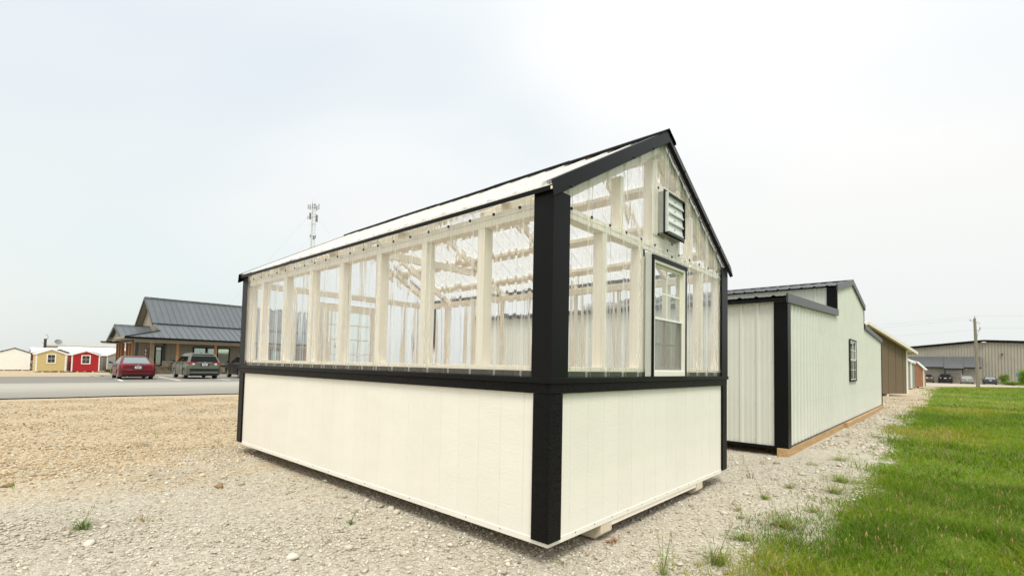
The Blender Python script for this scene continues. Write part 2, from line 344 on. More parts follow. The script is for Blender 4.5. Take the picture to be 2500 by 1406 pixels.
class NT:
    """tiny node expression builder"""
    def __init__(s, t): s.t = t
    def m(s, op, a, b=None, c=None, clamp=False):
        n = N('ShaderNodeMath', s.t, operation=op); n.use_clamp = clamp
        for k, v in enumerate((a, b, c)):
            if v is None: continue
            if isinstance(v, (int, float)): n.inputs[k].default_value = v
            else: s.t.links.new(v, n.inputs[k])
        return n.outputs[0]
    def noise(s, vec, scale, detail=4, rough=.55, stretch=None, dist=0):
        if stretch:
            mp_ = N('ShaderNodeMapping', s.t); mp_.inputs['Scale'].default_value = stretch; s.t.links.new(vec, mp_.inputs[0]); vec = mp_.outputs[0]
        n = N('ShaderNodeTexNoise', s.t); n.inputs['Scale'].default_value = scale; n.inputs['Detail'].default_value = detail; n.inputs['Roughness'].default_value = rough; n.inputs['Distortion'].default_value = dist
        s.t.links.new(vec, n.inputs['Vector']); return n.outputs['Fac']
    def rng(s, v, a, b, c=0., d=1., smooth=False):
        n = N('ShaderNodeMapRange', s.t); n.interpolation_type = 'SMOOTHSTEP' if smooth else 'LINEAR'
        for k, q in enumerate((a, b, c, d)): n.inputs[k+1].default_value = q
        s.t.links.new(v, n.inputs[0]); return n.outputs[0]
    def mix(s, f, a, b):
        n = N('ShaderNodeMix', s.t, data_type='RGBA')
        for k, v in ((0, f), (6, a), (7, b)):
            if isinstance(v, (int, float)): n.inputs[k].default_value = v
            elif isinstance(v, tuple): n.inputs[k].default_value = (*v, 1)
            else: s.t.links.new(v, n.inputs[k])
        return n.outputs[2]
    def ramp(s, v, stops):
        n = N('ShaderNodeValToRGB', s.t); e = n.color_ramp.elements
        while len(e) < len(stops): e.new(.5)
        for el, (p, c) in zip(e, stops): el.position = p; el.color = (*c, 1)
        s.t.links.new(v, n.inputs[0]); return n.outputs[0]
PALE = [(0, (.31, .265, .20)), (.3, (.45, .40, .32)), (.7, (.54, .49, .40)), (1, (.64, .60, .51))]
WARM = [(0, (.29, .19, .105)), (.3, (.46, .35, .215)), (.65, (.56, .445, .29)), (1, (.65, .56, .42))]
def ground_material():
    m, t, b = new_mat('gravel_and_turf_ground'); e = NT(t)
    g = N('ShaderNodeNewGeometry', t); P = g.outputs['Position']; sp = N('ShaderNodeSeparateXYZ', t); t.links.new(P, sp.inputs[0]); x, y = sp.outputs[0], sp.outputs[1]
    vo = N('ShaderNodeTexVoronoi', t); vo.inputs['Scale'].default_value = 38; t.links.new(P, vo.inputs['Vector'])
    vo2 = N('ShaderNodeTexVoronoi', t); vo2.inputs['Scale'].default_value = 95; t.links.new(P, vo2.inputs['Vector'])
    sc = N('ShaderNodeSeparateColor', t); t.links.new(vo.outputs['Color'], sc.inputs[0])
    sc2 = N('ShaderNodeSeparateColor', t); t.links.new(vo2.outputs['Color'], sc2.inputs[0])
    v = e.m('ADD', e.m('MULTIPLY', sc.outputs[0], .6), e.m('MULTIPLY', sc2.outputs[1], .4))
    big = e.noise(P, .55, 6, .6)
    v = e.m('ADD', v, e.m('MULTIPLY', e.m('SUBTRACT', big, .5), .5))
    dk = lambda st: [(p, tuple(q*.95 for q in c_)) for p, c_ in st]
    pale = e.ramp(v, dk(PALE)); warm = e.ramp(v, dk(WARM))
    wn = e.noise(P, .8, 5, .6, (.35, 1.2, 1)); wf = e.noise(P, 6, 3, .6)
    wy = e.m('ADD', e.m('ADD', y, e.m('MULTIPLY', e.m('SUBTRACT', wn, .5), 5.0)), e.m('MULTIPLY', e.m('SUBTRACT', wf, .5), 1.6))
    warmf = e.rng(wy, 3.2, 5.2, 0, .92, True)
    tracks = e.rng(e.noise(P, .9, 4, .55, (.12, 1.0, 1)), .55, .68, 0, .75, True)    # pale wheel tracks running along the lot
    warmf = e.m('MULTIPLY', warmf, e.m('SUBTRACT', 1, tracks))
    xw = e.rng(e.m('ADD', x, e.m('MULTIPLY', e.m('SUBTRACT', wn, .5), 14)), 15, 20, 0, .65, True)
    warmf = e.m('MAXIMUM', warmf, xw)
    c = e.mix(warmf, pale, warm)
    # turf
    en = e.m('ADD', e.m('MULTIPLY', e.m('SUBTRACT', e.noise(P, .9, 4, .6), .5), .9), e.m('MULTIPLY', e.m('SUBTRACT', e.noise(P, 7, 3, .6), .5), .5))
    ed = e.m('ADD', e.m('ADD', y, 1.02), en)
    gf = e.rng(ed, -.12, .06, 1, 0, True)
    lot = e.m('SUBTRACT', e.m('SUBTRACT', x, 60.5), e.m('MULTIPLY', e.m('SUBTRACT', -.2, y), 3.1))
    gf = e.m('MULTIPLY', gf, e.rng(e.m('ADD', lot, e.m('MULTIPLY', en, 2)), -.6, .6, 1, 0))
    gcol = e.ramp(e.m('ADD', e.m('MULTIPLY', e.noise(P, .35, 5, .65), .6), e.m('MULTIPLY', e.noise(P, 14, 3, .7, (1, 1, 1)), .4)),
                  [(.3, (.07, .125, .010)), (.44, (.105, .19, .012)), (.54, (.14, .19, .022)), (.68, (.19, .185, .055))])
    c = e.mix(gf, c, gcol)
    t.links.new(c, b.inputs['Base Color']); b.inputs['Roughness'].default_value = .9; b.inputs['Specular IOR Level'].default_value = .15
    hgt = e.m('ADD', e.m('MULTIPLY', e.m('SUBTRACT', 1, vo.outputs['Distance']), .6), e.m('MULTIPLY', e.m('SUBTRACT', 1, vo2.outputs['Distance']), .35))
    hgt = e.m('ADD', hgt, e.m('MULTIPLY', e.noise(P, 4, 4), .8))
    bp = N('ShaderNodeBump', t); bp.inputs['Strength'].default_value = .9; bp.inputs['Distance'].default_value = .02
    t.links.new(hgt, bp.inputs['Height']); t.links.new(bp.outputs[0], b.inputs['Normal'])
    return m
ground = bpy.data.objects.new('ground', np_mesh('ground', verts, faces, ground_material(), True)); col.objects.link(ground)
tag(ground, 'pale crushed limestone and tan pea gravel lot running into turf', kind='structure')

# ---- asphalt street with the parking bays beyond it
def sheet(name, x0, x1, yfn0, yfn1, lift, mat, nx_=60, ny_=14):
    xs = np.linspace(x0, x1, nx_); v = []; f = []
    for a in xs:
        for k in range(ny_):
            q = yfn0(a)+(yfn1(a)-yfn0(a))*k/(ny_-1); v.append((a, q, h(a, q)+lift))
    for a in range(nx_-1):
        for k in range(ny_-1):
            p = a*ny_+k; f.append((p, p+ny_, p+ny_+1, p+1))
    b = MB(); b.add(v, f); o = b.build(name, mat); return o
def asphalt():
    m, t, b = new_mat('worn_asphalt'); e = NT(t)
    g = N('ShaderNodeNewGeometry', t); P = g.outputs['Position']; sp = N('ShaderNodeSeparateXYZ', t); t.links.new(P, sp.inputs[0]); y = sp.outputs[1]
    yn = e.m('ADD', y, e.m('MULTIPLY', e.m('SUBTRACT', e.noise(P, .5, 4, .6, (.12, 1, 1)), .5), 3.0))
    worn = e.m('MULTIPLY', e.rng(yn, 17.5, 25, .25, 1, True), e.rng(yn, 28.6, 30.2, 1, 0, True))
    streak = e.noise(P, 1.2, 6, .65, (.06, 1.3, 1)); fine = e.noise(P, 40, 3, .7)
    c = e.mix(worn, (.21, .195, .17), (.42, .39, .325))
    c = e.mix(e.rng(streak, .48, .62, 0, .35), c, (.15, .14, .125)); c = e.mix(e.rng(fine, .4, .7, 0, .3), c, (.25, .235, .205))
    t.links.new(c, b.inputs['Base Color']); b.inputs['Roughness'].default_value = .85
    bp = N('ShaderNodeBump', t); bp.inputs['Distance'].default_value = .006; bp.inputs['Strength'].default_value = .6; t.links.new(fine, bp.inputs['Height']); t.links.new(bp.outputs[0], b.inputs['Normal'])
    return m
road = sheet('road', -170, 95, lambda x: 17.05-.09*max(-8, min(x, 10))+.13*math.sin(x*1.9)*math.sin(x*.7+1), lambda x: 44.2, .03, asphalt(), 400, 20)
tag(road, 'worn grey asphalt street with lighter wheel band and parking strip', kind='structure')
for lx in (3.14, 5.83, 8.5, 11.2, 13.9):
    sl = .10
    b = MB(); n_ = 8
    for k in range(n_):
        y0 = 32.0+k*9.6/n_; y1 = 32.0+(k+1)*9.6/n_
        b.add([(lx-.075+sl*(y0-32), y0, h(lx, y0)+.036), (lx+.075+sl*(y0-32), y0, h(lx, y0)+.036), (lx+.075+sl*(y1-32), y1, h(lx, y1)+.036), (lx-.075+sl*(y1-32), y1, h(lx, y1)+.036)], [(0, 1, 2, 3)])
    ob = b.build('parking_line', M['paint_line'], road)
walk = sheet('sidewalk', 4.0, 24.5, lambda x: 44.25, lambda x: 49.0, .13, M['concrete'], 10, 4)
MBk = MB()
for k in range(10):
    xa, xb = 4.0+k*2.05, 4.0+(k+1)*2.05
    MBk.hexa([(xa, 44.05, h(xa, 44)), (xb, 44.05, h(xb, 44)), (xb, 44.25, h(xb, 44)), (xa, 44.25, h(xa, 44))], [(xa, 44.05, h(xa, 44)+.135), (xb, 44.05, h(xb, 44)+.135), (xb, 44.25, h(xb, 44)+.135), (xa, 44.25, h(xa, 44)+.135)])
tag(walk, 'pale concrete walk along the porch of the office', kind='structure')
MBk.build('kerb', M['concrete'], walk)
apron = sheet('concrete_apron', 3.6, 7.2, lambda x: 44.4+.5*math.sin(x), lambda x: 47.5+.4*math.cos(x*2), .02, M['concrete'], 12, 5)
tag(apron, 'broken pale concrete apron at the corner of the street', kind='structure')
lot2 = sheet('parking_lot', 62., 128., lambda x: max(-60., -.2-(x-61.)/3.1-40*(x > 108)), lambda x: 30., .03, pm('pale_gravel_lot', (.43, .37, .28), .9, .15, .5), 40, 20)
tag(lot2, 'pale gravel parking lot before the big tan warehouse', kind='structure')

# ---- loose stone on top of the near gravel (uncountable)
def edge_y(x): return np.interp(x, [-1, .5, 1.1, 1.8, 3.2, 4.6, 6.6, 9.7, 14.3, 21.6, 32.9, 44.8, 56], [-.85, -.80, -.68, -.74, -1.0, -1.08, -1.1, -.98, -.85, -1.1, -.85, -.3, -1.0])
def vnoise(x, y, s, seed):
    r = np.random.default_rng(seed); T = r.random((64, 64)); a = x*s; b = y*s
    i0 = np.floor(a).astype(int); j0 = np.floor(b).astype(int); fx = a-i0; fy = b-j0; fx = fx*fx*(3-2*fx); fy = fy*fy*(3-2*fy)
    g = lambda i_, j_: T[i_ % 64, j_ % 64]
    return (g(i0, j0)*(1-fx)+g(i0+1, j0)*fx)*(1-fy)+(g(i0, j0+1)*(1-fx)+g(i0+1, j0+1)*fx)*fy
def base_z(x, y): return H(x, y)+.010*np.sin(x*1.3+.7*y)*np.sin(y*1.1-.4*x)+.006*np.sin(3.1*x+1.0)*np.sin(2.7*y+.3)
ico = bmesh.new(); bmesh.ops.create_icosphere(ico, subdivisions=1, radius=1); iv = np.array([v.co[:] for v in ico.verts]); ifc = np.array([[v.index for v in f.verts] for f in ico.faces]); ico.free()
VAR = []
for k in range(14):
    r = np.random.default_rng(100+k); q = iv*(1+.42*(r.random((len(iv), 1))-.5)*2)+.34*(r.random(iv.shape)-.5); VAR.append(q)
def stones(name, label, x, y, size, flat=.55, mat=None, sink=.25):
    n = len(x); k = len(iv); v = np.zeros((n, k, 3)); var = rng.integers(0, len(VAR), n); A = np.array(VAR)[var]
    sc = size[:, None]*np.stack([.75+.6*rng.random(n), .75+.6*rng.random(n), flat*(.7+.6*rng.random(n))], -1)
    A = A*sc[:, None, :]
    th = rng.random(n)*6.283; tl = (rng.random(n)-.5)*.7
    c, s = np.cos(th)[:, None], np.sin(th)[:, None]; ct, st = np.cos(tl)[:, None], np.sin(tl)[:, None]
    X0, Y0, Z0 = A[..., 0], A[..., 1], A[..., 2]
    X1, Z1 = X0*ct+Z0*st, -X0*st+Z0*ct
    v[..., 0] = X1*c-Y0*s+x[:, None]; v[..., 1] = X1*s+Y0*c+y[:, None]
    v[..., 2] = Z1+(base_z(x, y)+sc[:, 2]*(1-2*sink))[:, None]
    f = (ifc[None]+(np.arange(n)*k)[:, None, None]).reshape(-1, 3)
    warm = np.clip((y+5.0*(vnoise(x, y, .8, 3)-.5)+1.6*(vnoise(x, y, 5, 4)-.5)-3.2)/2, 0, 1)*.9
    warm = np.where(x > 16, .6, warm)
    isw = rng.random(n) < warm*.9+.015
    tone = rng.random(n)
    pc = np.stack([np.interp(tone, [0, .25, .7, 1], [p[1][j] for p in PALE]) for j in range(3)], -1)*1.06
    wc = np.stack([np.interp(tone, [0, .25, .7, 1], [p[1][j] for p in WARM]) for j in range(3)], -1)*1.04
    cc = np.where(isw[:, None], wc, pc)
    dark = rng.random(n) < .012; cc[dark] *= np.array([.45, .4, .38])
    me = np_mesh(name, v.reshape(-1, 3), f, mat, False, np.repeat(cc, k, 0))
    o = bpy.data.objects.new(name, me); col.objects.link(o); tag(o, label, 'gravel', kind='stuff'); return o
def stone_mat():
    m, t, b = new_mat('crushed_stone'); a = N('ShaderNodeVertexColor', t); a.layer_name = 'tint'
    e = NT(t); g = N('ShaderNodeNewGeometry', t); n_ = e.noise(g.outputs['Position'], 130, 4, .65)
    hs = N('ShaderNodeHueSaturation', t); t.links.new(a.outputs[0], hs.inputs['Color']); t.links.new(e.rng(n_, .3, .7, .82, 1.16), hs.inputs['Value'])
    t.links.new(hs.outputs[0], b.inputs['Base Color']); b.inputs['Roughness'].default_value = .9; b.inputs['Specular IOR Level'].default_value = .15
    bp = N('ShaderNodeBump', t); bp.inputs['Distance'].default_value = .002; bp.inputs['Strength'].default_value = .7; t.links.new(n_, bp.inputs['Height']); t.links.new(bp.outputs[0], b.inputs['Normal'])
    return m
smat = stone_mat()
def scatter(n, rmin, rmax, a0, a1, power=1.0):
    """points in a fan round the viewpoint, nearer ones denser"""
    u = rng.random(n); r = (rmin**power+u*(rmax**power-rmin**power))**(1/power); a = R(a0)+rng.random(n)*R(a1-a0)
    return CAM.x+r*np.sin(a), CAM.y+r*np.cos(a)
def on_gravel(x, y, grassy=0.1):
    e_ = edge_y(x)+.55*(vnoise(x, y, 1.0, 8)-.5)
    k = (y > e_-.02) & (y < 16.3)
    for (x0, x1, y0, y1) in ((.56, .78, -.02, 5.1), (2.26, 2.48, -.02, 5.1), (5.3, 18.4, -.16, .12)): k &= ~((x > x0) & (x < x1) & (y > y0) & (y < y1))
    return k
x, y = scatter(76000, 2.0, 8., -14, 112, 1.1); k = on_gravel(x, y) & (rng.random(76000) < .25+1.5*vnoise(x, y, 1.3, 61)*vnoise(x, y, .5, 62)*2); x, y = x[k], y[k]
stones('gravel', 'small crushed limestone chips covering the near lot', x, y, .004+.0075*rng.random(len(x))**2, .6, smat)
x, y = scatter(11000, 2.0, 13, -14, 108, 1.3); k = on_gravel(x, y) & (vnoise(x, y, 1.1, 5) > .42); x, y = x[k], y[k]
stones('coarse_gravel', 'thumb sized pale stones strewn over the near lot', x, y, .008+.011*rng.random(len(x))**2, .6, smat)
x, y = scatter(760, 2.2, 9, -12, 104, 1.3); k = on_gravel(x, y) & (vnoise(x, y, 1.0, 71) > .5); x, y = x[k], y[k]
stones('rubble', 'fist sized white limestone lumps strewn over the near lot', x, y, .014+.026*rng.random(len(x))**2.8, .62, smat, .22)
x, y = scatter(24000, 6.5, 18, -14, 22, 1.5); k = on_gravel(x, y); x, y = x[k], y[k]
stones('pea_gravel', 'tan pea gravel between the greenhouse and the street', x, y, .008+.010*rng.random(len(x)), .55, smat)
x, y = scatter(9000, 9, 30, 78, 92, 1.6); k = on_gravel(x, y) & (y > edge_y(x)-.1); x, y = x[k], y[k]
stones('side_gravel', 'pinkish gravel strip along the row of sheds', x, y, .012+.016*rng.random(len(x)), .55, smat)

# ---- turf
def blades(name, label, x, y, hgt, wid, lean, colr, mat, kind='stuff', z=None):
    n = len(x); th = rng.random(n)*6.283; dx, dy = np.cos(th), np.sin(th); ld = rng.random(n)*6.283; lx, ly = np.cos(ld)*lean*hgt, np.sin(ld)*lean*hgt
    z = base_z(x, y) if z is None else z
    V = np.zeros((n, 5, 3)); hw = wid/2
    for q, (a, wf) in enumerate(((0, 1), (0, -1), (.55, .8), (.55, -.8), (1, 0))):
        V[:, q, 0] = x+dx*hw*wf+lx*a*a; V[:, q, 1] = y+dy*hw*wf+ly*a*a; V[:, q, 2] = z-.005+hgt*a*(1-.35*lean*a)
    T = np.array([[0, 1, 3], [0, 3, 2], [2, 3, 4]]); f = (T[None]+(np.arange(n)*5)[:, None, None]).reshape(-1, 3)
    cc = np.repeat(colr, 5, 0)
    me = np_mesh(name, V.reshape(-1, 3), f, mat, False, cc)
    o = bpy.data.objects.new(name, me); col.objects.link(o); tag(o, label, 'grass', kind=kind); return o
def grass_mat():
    m = bpy.data.materials.new('grass_blade'); m.use_nodes = True; t = m.node_tree; b = t.nodes['Principled BSDF']; a = N('ShaderNodeVertexColor', t); a.layer_name = 'tint'
    t.links.new(a.outputs[0], b.inputs['Base Color']); b.inputs['Roughness'].default_value = .55; b.inputs['Specular IOR Level'].default_value = .25
    tr = N('ShaderNodeBsdfTranslucent', t); mxs = N('ShaderNodeMixShader', t); mxs.inputs[0].default_value = .42
    t.links.new(a.outputs[0], tr.inputs[0]); o = t.nodes['Material Output']; t.links.new(b.outputs[0], mxs.inputs[1]); t.links.new(tr.outputs[0], mxs.inputs[2]); t.links.new(mxs.outputs[0], o.inputs[0]); return m
gmat = grass_mat()
def gcolor(x, y, n):
    t_ = np.clip(.8*vnoise(x, y, .5, 21)+.45*vnoise(x, y, 1.9, 22)+.35*rng.random(n)-.32, 0, 1)
    P_ = [0, .35, .6, .8, 1]; c = np.stack([np.interp(t_, P_, q) for q in ([.085, .165, .27, .40, .53], [.17, .28, .34, .37, .42], [.007, .010, .016, .05, .17])], -1)
    dry = rng.random(n) < .10; c[dry] = np.array([.34, .27, .13]); return c
def lawn_mask(x, y, off=0.0, soft=.12):
    e_ = edge_y(x)-.04+.55*(vnoise(x, y, 1.0, 8)-.5)+.35*(vnoise(x, y, 3.3, 9)-.5)+off
    return (y < e_+soft*rng.standard_normal(len(x))) & (x-60.5 < (-.2-y)*3.1)
for nm, lb, n, r0, r1, a0, a1, h0, h1, wd in (('grass', 'thick green lawn in the near corner beside the gravel', 150000, 1.6, 7.5, 62, 122, .05, .16, .0044),
                                              ('grass_strip', 'green lawn strip alongside the row of sheds', 66000, 7, 24, 82, 104, .05, .15, .009),
                                              ('far_grass', 'far end of the lawn before the warehouse', 30000, 22, 82, 84, 101, .05, .13, .028)):
    x, y = scatter(n, r0, r1, a0, a1, 1.35); k = lawn_mask(x, y, 0, .13 if r0 < 10 else .3) & (rng.random(n) < .35+1.6*vnoise(x, y, 2.8, 35)); x, y = x[k], y[k]; m_ = len(x)
    cl = vnoise(x, y, 2.2, 31); hh = (h0+(h1-h0)*rng.random(m_))*(.35+1.25*cl*cl+.25*vnoise(x, y, 6., 33))
    blades(nm, lb, x, y, hh, wd*(.6+.8*rng.random(m_)), .3+.9*rng.random(m_), gcolor(x, y, m_), gmat)
# stray blades creeping out over the stones
x, y = scatter(60000, 1.8, 16, 62, 110, 1.3); e1 = edge_y(x); k = (y < e1+.55*vnoise(x, y, .8, 41)+.12) & (y > e1-.35) & (vnoise(x, y, 3.5, 42) > .50) & (rng.random(60000) < .8); x, y = x[k], y[k]; m_ = len(x)
blades('creeping_grass', 'thin runners of grass creeping from the lawn over the stones', x, y, (.02+.06*rng.random(m_)), .004+.003*rng.random(m_), .6+.9*rng.random(m_), gcolor(x, y, m_), gmat)
# foxtail seed heads standing over the lawn
x, y = scatter(1500, 2.4, 9, 68, 118, 1.2); k = lawn_mask(x, y, .15, .2); x, y = x[k], y[k]; m_ = len(x)
fx = MB()
for a, c_ in zip(x, y):
    z0 = float(base_z(a, c_)); hh = random.uniform(.09, .2); l = Vector((random.uniform(-.3, .3), random.uniform(-.3, .3), 1)).normalized(); p = Vector((a, c_, z0)); q = p+l*hh; e_ = q+l*random.uniform(.018, .034)+Vector((random.uniform(-.008, .008), 0, 0))
    fx.cyl(q, (q+e_)/2, .0016, .0034, 5); fx.cyl((q+e_)/2, e_, .0034, .001, 5)
    fx.add([p+Vector((.0008, 0, 0)), p-Vector((.0008, 0, 0)), q], [(0, 1, 2)])
o = fx.build('foxtail_seed_head', pm('dry_seed_head', (.36, .25, .10), .8, .2, 30)); tag(o, 'straw coloured foxtail seed heads standing over the lawn', 'seed heads', kind='stuff')
# ================================================================== GREENHOUSE (the subject)
GW, GL = 3.05, 5.05; RISE = .565; RZ = 3.185; EX = .065      # width, length, roof pitch, ridge height, eave overhang
gh = thing('greenhouse', 'cream and black garden greenhouse with clear ribbed panels above siding', 'greenhouse', (0, 0, 0))
def roofz(x): return RZ-RISE*abs(x-GW/2)
# --- ribbed clear panels
def profile(s0, s1, p=.235, ph=.0, hgt=.017):
    s_ = {s0, s1}; k = math.floor((s0-ph)/p)-1
    P = []
    while ph+k*p < s1+p:
        c = ph+k*p
        for d, z in ((-.032, 0), (-.014, hgt), (.014, hgt), (.032, 0), (.070, 0), (.078, .0035), (.090, .0035), (.098, 0), (.137, 0), (.145, .0035), (.157, .0035), (.165, 0)): P.append((c+d, z))
        k += 1
    P.sort(); xs = [q[0] for q in P]; zs = [q[1] for q in P]
    pts = [(s0, float(np.interp(s0, xs, zs)))]+[(a, b) for a, b in P if s0+1e-4 < a < s1-1e-4]+[(s1, float(np.interp(s1, xs, zs)))]
    return pts
def corr(name, mat, parent, s0, s1, lo, hi, fmap, th=0, p=.235, ph=0., extra=()):
    pr = profile(s0, s1, p, ph)
    for e_ in extra:
        if s0 < e_ < s1:
            pr.append((e_, float(np.interp(e_, [q[0] for q in pr], [q[1] for q in pr]))))
            pr.sort()
    n = len(pr)
    if not th:                      # single clear sheet, faces turned outwards
        v = [fmap(s, (lo(s), hi(s))[t_], o_) for t_ in (0, 1) for s, o_ in pr]
        P0, P1, P2 = Vector(v[0]), Vector(v[1]), Vector(v[n]); outw = Vector(fmap(pr[0][0], lo(pr[0][0]), 1.))-Vector(fmap(pr[0][0], lo(pr[0][0]), 0.))
        flip = (P1-P0).cross(P2-P0).dot(outw) < 0
        b = MB(); b.nofix = True; b.add(v, [((i_, n+i_, n+i_+1, i_+1) if flip else (i_, i_+1, n+i_+1, n+i_)) for i_ in range(n-1)]); return b.build(name, mat, parent)
    v = []
    for off in (0, -th):
        for t_ in (0, 1):
            for s, o_ in pr: v.append(fmap(s, (lo(s), hi(s))[t_], o_+off))
    f = []
    for i_ in range(n-1):
        f += [(i_, i_+1, n+i_+1, n+i_), (2*n+i_+1, 2*n+i_, 3*n+i_, 3*n+i_+1), (i_+1, i_, 2*n+i_, 2*n+i_+1), (n+i_, n+i_+1, 3*n+i_+1, 3*n+i_)]
    f += [(0, n, 3*n, 2*n), (n-1, 3*n-1, 4*n-1, 2*n-1)]
    b = MB(); b.add(v, f); return b.build(name, mat, parent)
PW = .94
EAVE_Z = roofz(0)-.03
# side walls: panels lap one rib
def side_panels(xf, sgn):
    s = .02; k = 0
    while s < GL-.05:
        e_ = min(s+PW+.02, GL-.02); o_ = (k % 2)*.0045
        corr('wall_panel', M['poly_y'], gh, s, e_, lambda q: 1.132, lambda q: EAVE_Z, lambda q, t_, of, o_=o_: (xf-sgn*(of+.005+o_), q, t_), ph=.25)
        s += PW; k += 1
side_panels(0, 1); side_panels(GW, -1)
# gable walls: cut to the roof pitch, with openings for window, vent and door
def gable_panels(yf, sgn, cuts):
    spans = [(.02, .60), (.58, 1.185), (1.185, 1.44), (1.44, 1.86), (1.86, 2.0), (1.965, 2.50), (2.48, 3.03)] if sgn > 0 else [(.02, .60), (.58, 1.06), (1.06, 1.99), (1.99, 2.52), (2.50, 3.03)]
    for k, (a, b_) in enumerate(spans):
        o_ = (k % 2)*.0045
        pieces = cuts.get(k, [(lambda q: 1.132, lambda q: roofz(q)-.035)])
        for lo, hi in pieces:
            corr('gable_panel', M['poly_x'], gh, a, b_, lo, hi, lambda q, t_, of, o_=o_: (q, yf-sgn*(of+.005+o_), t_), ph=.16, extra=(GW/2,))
top = lambda q: roofz(q)-.035
gable_panels(0, 1, {2: [(lambda q: 2.13, top)], 3: [(lambda q: 2.13, lambda q: 2.325), (lambda q: 2.685, top)], 4: [(lambda q: 2.13, top)]})
gable_panels(GL, -1, {2: [(lambda q: 2.10, top)]})
# roof: panels run from ridge to eave
for sgn in (-1, 1):
    nx_, nz_ = sgn*math.sin(math.atan(RISE)), math.cos(math.atan(RISE)); s = -.03; k = 0
    while s < GL-.02:
        e_ = min(s+PW+.02, GL+.03); o_ = (k % 2)*.0045
        def fm(q, t_, of, o_=o_, sgn=sgn, nx_=nx_, nz_=nz_):
            xx = GW/2+sgn*t_; zz = RZ-RISE*t_; return (xx+nx_*(of+o_+.004), q, zz+nz_*(of+o_+.004))
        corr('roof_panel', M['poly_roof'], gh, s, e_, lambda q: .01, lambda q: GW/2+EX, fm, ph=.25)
        s += PW; k += 1
# --- frame
def bar(name, *a, mat='cream_wood', bevel=.002): return box(name, M[mat], gh, *a, bevel=bevel)
STUDS = [.60+.645*k for k in range(7)]
for xs0, xs1 in ((.006, .095), (GW-.095, GW-.006)):
    for sy in [.05]+STUDS+[GL-.08]:
        bar('stud', xs0, xs1, sy, sy+.068, 1.1995, 2.1515)
    bar('sill_plate', xs0-.001, xs1+.001, .006, GL-.006, 1.1665, 1.199)
    bar('top_plate', xs0, xs1, .006, GL-.006, 2.152, 2.198); bar('top_plate', xs0, xs1, .006, GL-.006, 2.2, 2.236)
def rafter(y0, y1):
    for sgn in (-1, 1):
        b = MB(); xa, xb = GW/2+sgn*.019, GW/2+sgn*(GW/2-.01)
        za, zb = RZ-.024-RISE*.019-.036, RZ-.024-RISE*(GW/2-.01)-.036
        b.hexa([(xa, y0, za-.10), (xb, y0, zb-.10), (xb, y1, zb-.10), (xa, y1, za-.10)], [(xa, y0, za), (xb, y0, zb), (xb, y1, zb), (xa, y1, za)])
        b.build('rafter', M['cream_wood'], gh)
RAF = [.095]+[.615+1.29*k for k in range(4)]
for sy in RAF: rafter(sy, sy+.038)
for sy in RAF[1::2]:
    bar('collar_tie', .62, GW-.62, sy+.042, sy+.08, 2.46, 2.55)
bar('ridge_board', GW/2-.019, GW/2+.019, .0, GL, RZ-.20, RZ-.03)
for sgn in (-1, 1):
    for t_ in (.42, .86, 1.30):
        xx = GW/2+sgn*t_; zz = RZ-RISE*t_-.024; c_, s_ = math.cos(math.atan(RISE)), math.sin(math.atan(RISE)); a = .044
        b = MB(); P0 = [(xx-sgn*a*c_, zz+a*s_-.036), (xx+sgn*a*c_, zz-a*s_-.036), (xx+sgn*a*c_, zz-a*s_-.001), (xx-sgn*a*c_, zz+a*s_-.001)]
        b.prism(P0, 1, .012, GL-.012); b.build('purlin', M['cream_wood'], gh)
# front gable members
for yy0, yy1, front in ((.006, .095, True), (GL-.095, GL-.006, False)):
    bar('gable_girt', .1, GW-.1, yy0, yy1, 2.150, 2.186); bar('gable_girt', .1, GW-.1, yy0, yy1, 2.188, 2.222)
    bar('sill_plate', .1, GW-.1, yy0-.001, yy1+.001, 1.1662, 1.1985)
    xs = (.60, 1.135, 1.185, 2.03, 2.42, 2.90, .085) if front else (.60, .98, 2.03, 2.42, 2.90, .085)
    for a in xs: bar('gable_stud', a, a+.045, yy0+.002, yy1-.002, 1.199, 2.149)
    for a in ((.835, 1.36, 1.405, 1.86, 2.16) if front else (.86, 1.36, 1.66, 2.16)):
        b = MB(); zz = roofz(max(abs(a-GW/2), abs(a+.04-GW/2))+GW/2)-.165
        b.box(a, a+.04, yy0+.002, yy1-.002, 2.223, zz); b.build('gable_stud', M['cream_wood'], gh)
    for sgn in (-1, 1):
        b = MB(); xa, xb = GW/2+sgn*.02, GW/2+sgn*(GW/2-.02); za, zb = roofz(xa)-.05, roofz(xb)-.05
        b.hexa([(xa, yy0+.003, za-.09), (xb, yy0+.003, zb-.09), (xb, yy1-.003, zb-.09), (xa, yy1-.003, za-.09)], [(xa, yy0+.003, za), (xb, yy0+.003, zb), (xb, yy1-.003, zb), (xa, yy1-.003, za)])
        b.build('gable_rafter', M['cream_wood'], gh)
bar('header', 1.18, 2.03, .008, .093, 2.085, 2.148)
bar('vent_block', 1.45, 1.86, .01, .09, 2.225, 2.31); bar('vent_block', 1.45, 1.86, .01, .09, 2.69, 2.76)
bar('backing_board', 1.335, 1.449, .0005, .0055, 2.30, 2.71)
# dark closure strip behind the foot of the panels
box('closure_strip', M['foam'], gh, .0005, .03, .05, GL-.05, 1.127, 1.166)
box('closure_strip', M['foam'], gh, .10, 1.28, .0005, .03, 1.127, 1.166); box('closure_strip', M['foam'], gh, 1.975, GW-.1, .0005, .03, 1.127, 1.166)
